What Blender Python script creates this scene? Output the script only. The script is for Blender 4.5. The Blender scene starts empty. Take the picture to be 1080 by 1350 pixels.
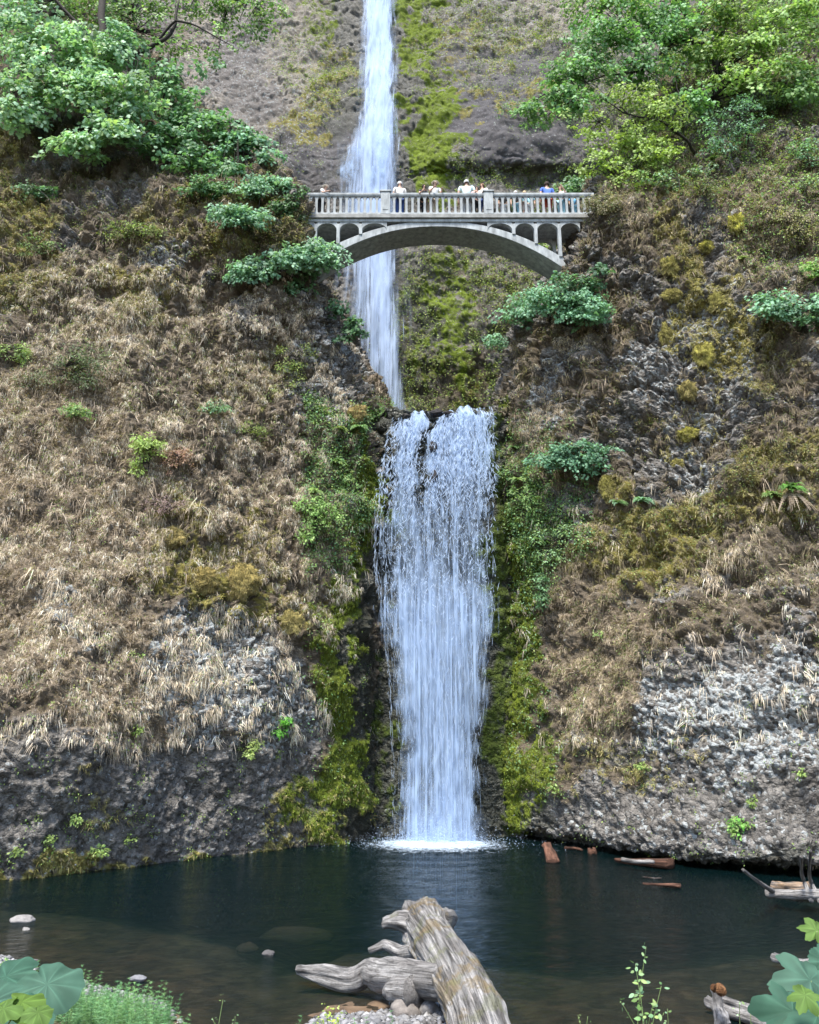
import bpy, math, random
import numpy as np
random.seed(7)
RNG = np.random.default_rng(11)
F32 = np.float32
S = bpy.context.scene
C = S.collection

# ------------------------------------------------------------------ camera model
PITCH = math.radians(16.0); FOC = 1040.0; CAMZ = 4.3
CP, SP = math.cos(PITCH), math.sin(PITCH)

def P(px, py, Y):
    """World point at horizontal distance Y seen in the direction of photograph position px, py."""
    v = 675.0 - py
    k = Y / (FOC * CP - v * SP)
    return np.array([(px - 540.0) * k, Y, CAMZ + (FOC * SP + v * CP) * k])

def W(px, Y, z):
    zd = Y * CP + (z - CAMZ) * SP
    return np.array([(px - 540.0) / FOC * zd, Y, z])

def G(px, py, z=0.0):
    """Point on the level plane z."""
    v = 675.0 - py
    k = (z - CAMZ) / (FOC * SP + v * CP)
    return np.array([(px - 540.0) * k, (FOC * CP - v * SP) * k, z])

def proj(p):
    p = np.asarray(p)
    zd = p[..., 1] * CP + (p[..., 2] - CAMZ) * SP
    zd = np.maximum(zd, 0.1)
    up = -p[..., 1] * SP + (p[..., 2] - CAMZ) * CP
    return 540 + FOC * p[..., 0] / zd, 675 - FOC * up / zd, zd

# ------------------------------------------------------------------ noise
TAB = RNG.random((64, 64, 64), dtype=F32) * 2 - 1
def vnoise(p):
    i = np.floor(p).astype(np.int32); f = (p - i).astype(F32)
    f = f * f * (3 - 2 * f); i &= 63; j = (i + 1) & 63
    x0, y0, z0 = i.T; x1, y1, z1 = j.T; fx, fy, fz = f.T
    T = TAB
    a = T[x0, y0, z0] * (1 - fx) + T[x1, y0, z0] * fx
    b = T[x0, y1, z0] * (1 - fx) + T[x1, y1, z0] * fx
    c = T[x0, y0, z1] * (1 - fx) + T[x1, y0, z1] * fx
    d = T[x0, y1, z1] * (1 - fx) + T[x1, y1, z1] * fx
    return (a * (1 - fy) + b * fy) * (1 - fz) + (c * (1 - fy) + d * fy) * fz
ROT = np.array([[0.36, 0.48, -0.8], [-0.8, 0.6, 0.0], [0.48, 0.64, 0.6]], F32)
def fbm(p, freq=1.0, octv=4, gain=0.5, lac=2.03, scale=(1, 1, 1), off=0.0):
    q = (np.asarray(p, F32) * np.array(scale, F32) * freq + off).astype(F32)
    s = 0; a = 1.0; t = 0
    for _ in range(octv):
        q = q @ ROT
        s = s + a * vnoise(q); t += a
        a *= gain; q = q * lac + 7.3
    return s / t
def worley(p, freq=1.0, scale=(1, 1, 1)):
    """Nearest-cell distance and a random value per cell."""
    q = (np.asarray(p, F32) * np.array(scale, F32) * freq).astype(F32)
    b = np.floor(q - 0.5).astype(np.int32)
    best = np.full(len(q), 9.0, F32); sec = np.full(len(q), 9.0, F32); cid = np.zeros(len(q), F32)
    for dx in (0, 1):
        for dy in (0, 1):
            for dz in (0, 1):
                c = b + np.array([dx, dy, dz])
                m = c & 63
                r0 = TAB[m[:, 0], m[:, 1], m[:, 2]]; r1 = TAB[m[:, 1], m[:, 2], m[:, 0]]; r2 = TAB[m[:, 2], m[:, 0], m[:, 1]]
                pt = c + 0.5 + 0.38 * np.stack([r0, r1, r2], 1)
                d = np.sqrt(((q - pt) ** 2).sum(1))
                n = d < best
                sec = np.where(n, best, np.minimum(sec, d))
                cid = np.where(n, TAB[m[:, 0], (m[:, 1] + 17) & 63, (m[:, 2] + 31) & 63], cid)
                best = np.where(n, d, best)
    return best, sec, cid * 0.5 + 0.5
def sstep(a, b, x):
    t = np.clip((x - a) / (b - a), 0, 1); return t * t * (3 - 2 * t)
def blobs(px, py, lst):
    """Union of soft ellipses (cx, cy, rx, ry[, weight])."""
    m = np.zeros(len(px), F32)
    for e in lst:
        cx, cy, rx, ry = e[:4]; w = e[4] if len(e) > 4 else 1.0
        d = ((px - cx) / rx) ** 2 + ((py - cy) / ry) ** 2
        m = np.maximum(m, w * (1 - sstep(0.45, 1.35, d)))
    return m
def unit(v):
    return v / np.maximum(np.linalg.norm(v, axis=-1, keepdims=True), 1e-9)

# ------------------------------------------------------------------ mesh helpers
def mesh(name, V, faces, mat=None, col=None, smooth=False, parent=None, attrs=None, uv=None):
    """faces: list of int arrays (n, k)."""
    me = bpy.data.meshes.new(name)
    V = np.asarray(V, F32)
    me.vertices.add(len(V)); me.vertices.foreach_set('co', V.ravel())
    faces = [np.asarray(f, np.int32) for f in faces if len(f)]
    nl = sum(f.size for f in faces); nf = sum(len(f) for f in faces)
    me.loops.add(nl); me.polygons.add(nf)
    me.loops.foreach_set('vertex_index', np.concatenate([f.ravel() for f in faces]))
    tot = np.concatenate([np.full(len(f), f.shape[1], np.int32) for f in faces])
    st = np.concatenate([[0], np.cumsum(tot)[:-1]]).astype(np.int32)
    me.polygons.foreach_set('loop_start', st)
    if smooth: me.polygons.foreach_set('use_smooth', np.ones(nf, bool))
    me.update(calc_edges=True); me.validate()
    if col is not None:
        a = me.attributes.new('Col', 'FLOAT_COLOR', 'POINT')
        c4 = np.ones((len(V), 4), F32); c4[:, :3] = col
        a.data.foreach_set('color', c4.ravel())
    for k, v in (attrs or {}).items():
        a = me.attributes.new(k, 'FLOAT', 'POINT'); a.data.foreach_set('value', np.asarray(v, F32))
    if mat: me.materials.append(mat)
    o = bpy.data.objects.new(name, me); C.objects.link(o)
    if parent:
        o.parent = parent
        o.matrix_parent_inverse = parent.matrix_basis.inverted()
    return o

def tag(o, label=None, cat=None, group=None, kind=None):
    if label: o['label'] = label
    if cat: o['category'] = cat
    if group: o['group'] = group
    if kind: o['kind'] = kind
    return o
def empty(name, loc, label=None, cat=None, group=None):
    o = bpy.data.objects.new(name, None); C.objects.link(o)
    o.location = [float(x) for x in loc]; o.empty_display_size = 0.2
    return tag(o, label, cat, group)

class MB:
    """Collects simple solids into one mesh."""
    def __init__(s): s.v = []; s.f = []; s.n = 0
    def add(s, V, faces):
        s.v.append(np.asarray(V, float)); s.f += [[i + s.n for i in f] for f in faces]; s.n += len(V)
    def box(s, a, b):
        x0, y0, z0 = a; x1, y1, z1 = b
        s.add([(x0, y0, z0), (x1, y0, z0), (x1, y1, z0), (x0, y1, z0), (x0, y0, z1), (x1, y0, z1), (x1, y1, z1), (x0, y1, z1)],
              [(0, 3, 2, 1), (4, 5, 6, 7), (0, 1, 5, 4), (1, 2, 6, 5), (2, 3, 7, 6), (3, 0, 4, 7)])
    def prism(s, prof, y0, y1):
        """Closed x-z outline pushed from y0 to y1."""
        n = len(prof)
        s.add([(x, y0, z) for x, z in prof] + [(x, y1, z) for x, z in prof],
              [tuple(range(n)), tuple(range(2 * n - 1, n - 1, -1))] + [(i, i + n, (i + 1) % n + n, (i + 1) % n) for i in range(n)])
    def tube(s, pts, rad, seg=7, cap=True):
        pts = np.asarray(pts, float); n = len(pts)
        rad = np.broadcast_to(np.asarray(rad, float), (n,))
        t = unit(np.gradient(pts, axis=0)); V = []
        ref = np.array([0.31, 0.2, 0.93])
        for i in range(n):
            u = np.cross(t[i], ref); u = u / max(np.linalg.norm(u), 1e-6); w = np.cross(t[i], u)
            for k in range(seg):
                a = 2 * math.pi * k / seg
                V.append(pts[i] + rad[i] * (math.cos(a) * u + math.sin(a) * w))
        Fc = [(i * seg + k, i * seg + (k + 1) % seg, (i + 1) * seg + (k + 1) % seg, (i + 1) * seg + k) for i in range(n - 1) for k in range(seg)]
        if cap: Fc += [tuple(range(seg))[::-1], tuple((n - 1) * seg + k for k in range(seg))]
        s.add(V, Fc)
    def build(s, name, mat, parent=None, smooth=False, bevel=0.0):
        me = bpy.data.meshes.new(name)
        V = np.concatenate(s.v)
        me.from_pydata(V.tolist(), [], s.f); me.update()
        if smooth: me.polygons.foreach_set('use_smooth', [True] * len(me.polygons))
        me.materials.append(mat)
        o = bpy.data.objects.new(name, me); C.objects.link(o)
        if bevel:
            b = o.modifiers.new('bevel', 'BEVEL'); b.width = bevel; b.segments = 2; b.limit_method = 'ANGLE'
        if parent:
            o.parent = parent; o.matrix_parent_inverse = parent.matrix_basis.inverted()
        return o

# ------------------------------------------------------------------ materials
def nodes(name):
    m = bpy.data.materials.new(name); m.use_nodes = True
    nt = m.node_tree; nt.nodes.clear()
    return m, nt, nt.nodes.new('ShaderNodeOutputMaterial')
def N(nt, typ, **kw):
    n = nt.nodes.new('ShaderNode' + typ)
    for k, v in kw.items():
        if k in n.inputs: n.inputs[k].default_value = v
        else: setattr(n, k, v)
    return n
def L(nt, a, b): nt.links.new(a, b)
def mixc(nt, fac, a, b, mode='MIX'):
    n = nt.nodes.new('ShaderNodeMix'); n.data_type = 'RGBA'; n.blend_type = mode
    for i, v in ((0, fac), (6, a), (7, b)):
        if hasattr(v, 'is_output'): L(nt, v, n.inputs[i])
        else: n.inputs[i].default_value = v if i == 0 else (*v, 1)
    return n.outputs[2]
def math_(nt, op, a, b=None, c=None):
    n = nt.nodes.new('ShaderNodeMath'); n.operation = op
    for i, v in enumerate((a, b, c)):
        if v is None: continue
        if hasattr(v, 'is_output'): L(nt, v, n.inputs[i])
        else: n.inputs[i].default_value = v
    return n.outputs[0]
def ramp(nt, x, stops):
    n = nt.nodes.new('ShaderNodeValToRGB'); L(nt, x, n.inputs[0])
    e = n.color_ramp.elements
    while len(e) < len(stops): e.new(0.5)
    for k, (p, c) in enumerate(stops):
        e[k].position = p; e[k].color = (*c, 1) if not np.isscalar(c) else (c, c, c, 1)
    return n.outputs[0]
def noise(nt, scale, detail=4, rough=0.6, vec=None, dist=0.0):
    n = N(nt, 'TexNoise', Scale=scale, Detail=detail, Roughness=rough, Distortion=dist)
    if vec is None:
        vec = N(nt, 'TexCoord').outputs['Object']
    L(nt, vec, n.inputs['Vector'])
    return n.outputs['Fac']

def rock_material():
    m, nt, out = nodes('cliff rock')
    at = N(nt, 'Attribute', attribute_name='Col')
    li = N(nt, 'Attribute', attribute_name='lichen'); we = N(nt, 'Attribute', attribute_name='wet'); rk = N(nt, 'Attribute', attribute_name='rock')
    tc = N(nt, 'TexCoord').outputs['Object']
    warp = N(nt, 'TexNoise', Scale=2.5, Detail=3.0); L(nt, tc, warp.inputs['Vector'])
    add = N(nt, 'VectorMath', operation='MULTIPLY_ADD'); L(nt, warp.outputs['Color'], add.inputs[0]); add.inputs[1].default_value = (0.25,) * 3; L(nt, tc, add.inputs[2])
    vo = N(nt, 'TexVoronoi', Scale=7.5); L(nt, add.outputs[0], vo.inputs['Vector'])
    vo2 = N(nt, 'TexVoronoi', Scale=16.0); L(nt, add.outputs[0], vo2.inputs['Vector'])
    sep = N(nt, 'SeparateColor'); L(nt, vo.outputs['Color'], sep.inputs[0])
    n1 = noise(nt, 9.0, 5, 0.7, tc); n2 = noise(nt, 30.0, 3, 0.6, tc)
    var = math_(nt, 'MULTIPLY_ADD', n1, 1.5, 0.25)
    var2 = math_(nt, 'MULTIPLY_ADD', sep.outputs[1], 0.8, 0.6)
    var3 = mixc(nt, rk.outputs['Fac'], (1, 1, 1), var2)
    col = mixc(nt, 1.0, at.outputs['Color'], var, 'MULTIPLY')
    col = mixc(nt, 1.0, col, var3, 'MULTIPLY')
    lm = math_(nt, 'ADD', sep.outputs[0], math_(nt, 'MULTIPLY_ADD', n1, 0.9, -0.45))
    msk = math_(nt, 'MULTIPLY', math_(nt, 'SUBTRACT', li.outputs['Fac'], lm), 9.0)
    msk.node.use_clamp = True
    pale = mixc(nt, n2, (0.17, 0.18, 0.18), (0.46, 0.485, 0.485))
    col = mixc(nt, msk, col, pale)
    pb = N(nt, 'BsdfPrincipled'); L(nt, col, pb.inputs['Base Color'])
    L(nt, math_(nt, 'MULTIPLY_ADD', we.outputs['Fac'], -0.6, 0.92), pb.inputs['Roughness'])
    pb.inputs['Specular IOR Level'].default_value = 0.3
    h = math_(nt, 'MULTIPLY', vo.outputs['Distance'], math_(nt, 'MULTIPLY', rk.outputs['Fac'], -1.1))
    h = math_(nt, 'ADD', h, math_(nt, 'MULTIPLY', vo2.outputs['Distance'], -0.4))
    h = math_(nt, 'ADD', h, math_(nt, 'MULTIPLY', n2, 0.35))
    h = math_(nt, 'ADD', h, math_(nt, 'MULTIPLY', noise(nt, 12.0, 6, 0.75, tc), math_(nt, 'MULTIPLY_ADD', rk.outputs['Fac'], -1.2, 1.7)))
    bp = N(nt, 'Bump', Strength=0.9, Distance=0.11); L(nt, h, bp.inputs['Height']); L(nt, bp.outputs[0], pb.inputs['Normal'])
    L(nt, pb.outputs[0], out.inputs[0])
    return m
def leaf_material(name, rough=0.55, trans=0.35, spec=0.35):
    m, nt, out = nodes(name)
    at = N(nt, 'Attribute', attribute_name='Col')
    nz = math_(nt, 'MULTIPLY_ADD', noise(nt, 6.0, 2), 0.6, 0.7)
    col = mixc(nt, 1.0, at.outputs['Color'], nz, 'MULTIPLY')
    pb = N(nt, 'BsdfPrincipled', Roughness=rough); L(nt, col, pb.inputs['Base Color'])
    pb.inputs['Specular IOR Level'].default_value = spec
    if trans:
        tr = N(nt, 'BsdfTranslucent'); L(nt, mixc(nt, 1.0, col, (1.25, 1.35, 0.7), 'MULTIPLY'), tr.inputs['Color'])
        mx = N(nt, 'MixShader'); mx.inputs[0].default_value = trans
        L(nt, pb.outputs[0], mx.inputs[1]); L(nt, tr.outputs[0], mx.inputs[2]); L(nt, mx.outputs[0], out.inputs[0])
    else: L(nt, pb.outputs[0], out.inputs[0])
    return m
def plain(name, c, rough=0.7, var=0.25, scale=6.0, bump=0.0, spec=0.4, c2=None, stretch=None):
    m, nt, out = nodes(name)
    vec = N(nt, 'TexCoord').outputs['Object']
    if stretch:
        mp = N(nt, 'Mapping'); mp.inputs['Scale'].default_value = stretch; L(nt, vec, mp.inputs['Vector']); vec = mp.outputs[0]
    n = noise(nt, scale, 5, 0.65, vec)
    a = tuple(x * (1 - var) for x in c); b = tuple(min(1, x * (1 + var)) for x in c)
    col = mixc(nt, ramp(nt, n, [(0.3, 0.0), (0.7, 1.0)]), a, c2 or b)
    pb = N(nt, 'BsdfPrincipled', Roughness=rough); L(nt, col, pb.inputs['Base Color']); pb.inputs['Specular IOR Level'].default_value = spec
    if bump:
        bp = N(nt, 'Bump', Strength=0.6, Distance=bump); L(nt, n, bp.inputs['Height']); L(nt, bp.outputs[0], pb.inputs['Normal'])
    L(nt, pb.outputs[0], out.inputs[0])
    return m
def attr_mat(name, rough=0.8, bump=0.02, scale=12.0, stretch=None, spec=0.3, var=0.5):
    m, nt, out = nodes(name)
    at = N(nt, 'Attribute', attribute_name='Col')
    vec = N(nt, 'TexCoord').outputs['Object']
    if stretch:
        mp = N(nt, 'Mapping'); mp.inputs['Scale'].default_value = stretch; L(nt, vec, mp.inputs['Vector']); vec = mp.outputs[0]
    n = noise(nt, scale, 6, 0.7, vec)
    col = mixc(nt, 1.0, at.outputs['Color'], math_(nt, 'MULTIPLY_ADD', n, 2 * var, 1 - var), 'MULTIPLY')
    pb = N(nt, 'BsdfPrincipled', Roughness=rough); L(nt, col, pb.inputs['Base Color']); pb.inputs['Specular IOR Level'].default_value = spec
    if bump:
        bp = N(nt, 'Bump', Strength=0.8, Distance=bump); L(nt, n, bp.inputs['Height']); L(nt, bp.outputs[0], pb.inputs['Normal'])
    L(nt, pb.outputs[0], out.inputs[0])
    return m
def fall_material(name, sx, sz, lo, hi, seed=0.0, col=(0.41, 0.53, 0.72)):
    """Falling water: coloured with the blue of skylight where the flow is dense, see-through between the strands."""
    m, nt, out = nodes(name)
    mp = N(nt, 'Mapping'); mp.inputs['Scale'].default_value = (sx, 0.6, sz); mp.inputs['Location'].default_value = (seed, seed, 0)
    L(nt, N(nt, 'TexCoord').outputs['Object'], mp.inputs['Vector'])
    n = N(nt, 'TexNoise', Scale=1.0, Detail=5.0, Roughness=0.65, Distortion=0.3); L(nt, mp.outputs[0], n.inputs['Vector'])
    den = N(nt, 'Attribute', attribute_name='dens')
    a = math_(nt, 'ADD', n.outputs['Fac'], math_(nt, 'MULTIPLY_ADD', den.outputs['Fac'], 0.5, -0.25))
    fac = N(nt, 'MapRange'); fac.interpolation_type = 'SMOOTHSTEP'
    L(nt, a, fac.inputs[0]); fac.inputs[1].default_value = lo; fac.inputs[2].default_value = hi
    df = N(nt, 'BsdfDiffuse'); df.inputs[0].default_value = (*col, 1)  # blue cast of open-sky shade is painted into the water colour
    tl = N(nt, 'BsdfTranslucent'); tl.inputs[0].default_value = (*col, 1)
    mx = N(nt, 'MixShader'); mx.inputs[0].default_value = 0.4; L(nt, df.outputs[0], mx.inputs[1]); L(nt, tl.outputs[0], mx.inputs[2])
    tr = N(nt, 'BsdfTransparent')
    m2 = N(nt, 'MixShader'); L(nt, fac.outputs[0], m2.inputs[0]); L(nt, tr.outputs[0], m2.inputs[1]); L(nt, mx.outputs[0], m2.inputs[2])
    L(nt, m2.outputs[0], out.inputs[0])
    return m
def strand_material():
    m, nt, out = nodes('water strands')
    df = N(nt, 'BsdfDiffuse'); df.inputs[0].default_value = (0.52, 0.63, 0.8, 1)  # strands carry a similar skylight blue in their colour
    tl = N(nt, 'BsdfTranslucent'); tl.inputs[0].default_value = (0.52, 0.63, 0.8, 1)
    mx = N(nt, 'MixShader'); mx.inputs[0].default_value = 0.4; L(nt, df.outputs[0], mx.inputs[1]); L(nt, tl.outputs[0], mx.inputs[2])
    tp = N(nt, 'BsdfTransparent'); m3 = N(nt, 'MixShader'); m3.inputs[0].default_value = 0.3; L(nt, mx.outputs[0], m3.inputs[1]); L(nt, tp.outputs[0], m3.inputs[2])
    L(nt, m3.outputs[0], out.inputs[0])
    return m

M_ROCK = rock_material()
M_GRASS = leaf_material('dry grass', 0.7, 0.25, 0.2)
M_LEAF = leaf_material('broad leaves')
M_MOSS = attr_mat('moss', 0.95, 0.03, 25.0, spec=0.1)
M_BARK = plain('mossy bark', (0.026, 0.022, 0.017), 0.9, 0.4, 8.0, 0.04)
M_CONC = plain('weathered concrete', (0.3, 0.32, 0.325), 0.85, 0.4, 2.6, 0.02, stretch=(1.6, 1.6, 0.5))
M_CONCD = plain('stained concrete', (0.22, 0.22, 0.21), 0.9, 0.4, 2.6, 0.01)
M_STRAND = strand_material()

# ------------------------------------------------------------------ lofted cliffs
def catmull(A, t):
    """Resample control array A (n, ...) at positions t along axis 0."""
    n = len(A); i = np.clip(np.floor(t).astype(int), 0, n - 2); f = (t - i)
    f = f.reshape((-1,) + (1,) * (A.ndim - 1))
    p0 = A[np.maximum(i - 1, 0)]; p1 = A[i]; p2 = A[i + 1]; p3 = A[np.minimum(i + 2, n - 1)]
    m1 = (p2 - p0) * 0.4; m2 = (p3 - p1) * 0.4
    return (2 * f**3 - 3 * f**2 + 1) * p1 + (f**3 - 2 * f**2 + f) * m1 + (-2 * f**3 + 3 * f**2) * p2 + (f**3 - f**2) * m2
def segpos(lens, sp):
    t = []
    for k, l in enumerate(lens):
        n = max(2, int(math.ceil(l / sp)))
        t += list(k + np.arange(n) / n)
    return np.array(t + [len(lens)])
def loft(net, sp, fine_cols=None):
    A = np.array(net, float)
    rl = np.linalg.norm(np.diff(A, axis=0), axis=2).max(1)
    cl = np.linalg.norm(np.diff(A, axis=1), axis=2).mean(0)
    if fine_cols is not None: cl = cl * np.array(fine_cols)
    g = catmull(A, segpos(rl, sp))
    g = catmull(np.swapaxes(g, 0, 1), segpos(cl, sp))
    return np.swapaxes(g, 0, 1)          # (nv, nu, 3)
def gnormals(g):
    n = np.cross(np.gradient(g, axis=1), np.gradient(g, axis=0))
    return unit(n)
def gfaces(nv, nu):
    i = np.arange(nv * nu).reshape(nv, nu)
    return np.stack([i[:-1, :-1], i[:-1, 1:], i[1:, 1:], i[1:, :-1]], -1).reshape(-1, 4)

def lerp(a, b, t): return a + (np.asarray(b, F32) - a) * t[:, None]
STRAW = np.array([0.46, 0.38, 0.28]); STRAW2 = np.array([0.3, 0.24, 0.17]); SOIL = np.array([0.115, 0.094, 0.07]); DEAD = np.array([0.18, 0.143, 0.102])
ROCK = np.array([0.18, 0.167, 0.152]); ROCKD = np.array([0.058, 0.053, 0.048]); MOSSY = np.array([0.23, 0.2, 0.05]); MOSSG = np.array([0.1, 0.13, 0.02])

SURF = {}
def cliff(name, net, sp, zones, amp=1.0, fine_cols=None, label=None, big=1.0, flip=False):
    g = loft(net, sp, fine_cols)
    nv, nu = g.shape[:2]
    n = gnormals(g)
    if flip: n = -n
    p = g.reshape(-1, 3).astype(F32); nn = n.reshape(-1, 3).astype(F32)
    d = big * (0.8 * fbm(p, 0.16, 3) + 0.8 * fbm(p, 0.5, 4, scale=(1, 1, 0.7), off=3))
    g1, g2, gid = worley(p + 0.6 * np.stack([fbm(p, 0.8, 2, off=k) for k in (2, 5, 8)], 1), 0.62, (1, 1, 0.8))
    h1, h2, hid = worley(p + 0.3 * np.stack([fbm(p, 1.6, 2, off=k) for k in (3, 6, 9)], 1), 1.5, (1, 1, 0.75))
    qx, qy, _ = proj(p); lump = zones.get('lump', 1.0) * (1 - 0.65 * np.maximum(blobs(qx, qy, zones['z'].get('dry', [])), blobs(qx, qy, zones['z'].get('slab', [])))) * (1 - 0.72 * sstep(800, 900, qy))
    fade = 0.25 + 0.75 * sstep(0.2, 2.6, p[:, 2]); lump = lump * fade; d = d * fade
    d = d + lump * (0.55 * (0.5 - g1) + 0.35 * (gid - 0.5) - 0.3 * (1 - sstep(0, 0.22, g2 - g1)) + 0.26 * (0.5 - h1) + 0.2 * (hid - 0.5) - 0.16 * (1 - sstep(0, 0.25, h2 - h1)))
    led = fbm(p, 0.42, 3, scale=(0.35, 0.35, 1.5), off=9); d = d + 0.35 * big * led
    p1 = p + nn * d[:, None]
    px, py, _ = proj(p1)
    w = 70 * fbm(p1, 0.45, 5, 0.6, off=1); w2 = 70 * fbm(p1, 0.45, 5, 0.6, off=31)
    z = {k: np.clip(blobs(px + w, py + w2, v) , 0, 1) for k, v in zones['z'].items()}
    for k in ('rock', 'dry', 'moss', 'wet', 'lichen', 'gmoss', 'leafy'): z.setdefault(k, np.zeros(len(p), F32))
    # break the zones up with patches
    na = fbm(p1, 0.9, 5, 0.6, off=5); nb = fbm(p1, 2.6, 4, 0.6, off=15); nc = fbm(p1, 6.5, 3, 0.6, off=19)
    base_r = np.clip(zones.get('rock0', 0.25) + 0.9 * na - 0.1, 0, 1)
    rock = np.clip(np.maximum(z['rock'], base_r * (1 - z['dry']) * (1 - z['moss'])) , 0, 1)
    rock = sstep(0.3, 0.7, rock + 0.5 * nb + 0.5 * na + 0.3 * (hid - 0.5))
    dry = sstep(0.25, 0.8, z['dry'] + 1.3 * na + 0.8 * nb) * (z['dry'] > 0.02)
    moss = sstep(zones.get('mth', 0.45), 0.85, z['moss'] * 0.95 + 1.3 * nb + 0.7 * na + 0.9 * nc) * (z['moss'] > 0.02)
    gm = sstep(0.3, 0.8, z['gmoss'] + 0.9 * nb + 0.5 * na + 0.5 * nc) * (z['gmoss'] > 0.02)
    rough = np.clip(rock * (1 - 0.8 * zones_s(z)), 0, 1)
    lowk = sstep(800, 900, py)
    f1, f2, cid = worley(p1, 2.3, (1, 1, 0.8)); e1, e2, cid2 = worley(p1 + 5, 5.0)
    blk = ((0.5 - f1) * 0.30 + (cid - 0.5) * 0.26) * (1 - 0.65 * lowk)
    blk2 = (0.5 - e1) * 0.15 + (cid2 - 0.5) * 0.13
    soft = 0.26 * fbm(p1, 1.8, 3, off=20) + 0.34 * fbm(p1, 4.5, 4, 0.65, off=27)
    smooth_z = z.get('slab', 0)
    d2 = amp * ((rough * (blk + blk2) * (1 - 0.8 * smooth_z) + (1 - rough * 0.6) * soft * (1 - 0.5 * smooth_z)) + 0.1 * moss + 0.12 * gm + 0.06 * dry)
    p2 = p1 + nn * d2[:, None].astype(F32)
    gg = p2.reshape(nv, nu, 3); nf = gnormals(gg)
    if flip: nf = -nf
    # surface colours
    t = fbm(p1, 3.5, 4, off=40) * 0.5 + 0.5
    rc = lerp(ROCKD[None].repeat(len(p), 0).astype(F32), zones.get('rockc', ROCK), np.clip(0.2 + 0.9 * cid * 0.7 + 0.6 * (t - 0.3), 0, 1))
    c = lerp(SOIL[None].repeat(len(p), 0).astype(F32), DEAD, t)
    c = lerp(c, STRAW2, dry * 0.8); c = lerp(c, MOSSY * 0.8, moss * (0.4 + 0.6 * t)); 
    c = lerp(c, rc, rock)
    c = lerp(c, np.array([0.42, 0.37, 0.31]) * 0.68, z.get('tan', np.zeros(len(p))) * (0.4 + 0.6 * t))
    c = lerp(c, [0.1, 0.094, 0.1], smooth_z * 0.9) if 'slab' in z else c
    c = lerp(c, [0.03, 0.034, 0.024], z['wet'] * 0.85)
    c = lerp(c, MOSSY, sstep(0.35, 0.7, z['moss'] * moss * (0.5 + 0.8 * t)) * 0.85)
    gcol = lerp(np.tile(np.array([[0.05, 0.065, 0.012]], F32), (len(p), 1)), zones.get('gmossc', [0.16, 0.2, 0.012]), t)
    c = c + (gcol - c) * gm[:, None]
    lich = np.clip(z['lichen'] + zones.get('lich0', 0.12), 0, 1) * rock * (1 - z['wet']) * (1 - gm)
    o = mesh(name, p2, [gfaces(nv, nu)[:, ::-1] if not flip else gfaces(nv, nu)], M_ROCK, c, True, attrs={'lichen': lich, 'wet': z['wet'] * (1 - gm), 'rock': rock * (1 - smooth_z) * zones.get('speck', 1.0)})
    tag(o, label, 'cliff', None, 'structure')
    px, py, zd = proj(p2)
    view = unit(np.array([0, 0, CAMZ]) - p2)
    nf = nf.reshape(-1, 3)
    area = np.linalg.norm(np.cross(np.gradient(gg, axis=1), np.gradient(gg, axis=0)).reshape(-1, 3), axis=1)
    vis = ((px > -90) & (px < 1170) & (py > -120) & (py < 1200) & ((nf * view).sum(1) > -0.25))
    SURF[name] = dict(p=p2, n=nf, px=px, py=py, area=area * vis, dry=dry, moss=moss, gm=gm, rock=rock, leafy=z['leafy'], wet=z['wet'], z=z, na=na, nb=nb, t=t)
    return o
def zones_s(z): return np.maximum(z['dry'], np.maximum(z['moss'], z['gmoss']))

def up(row): return [np.array([q[0], q[1], -2.8]) for q in row]

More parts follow.
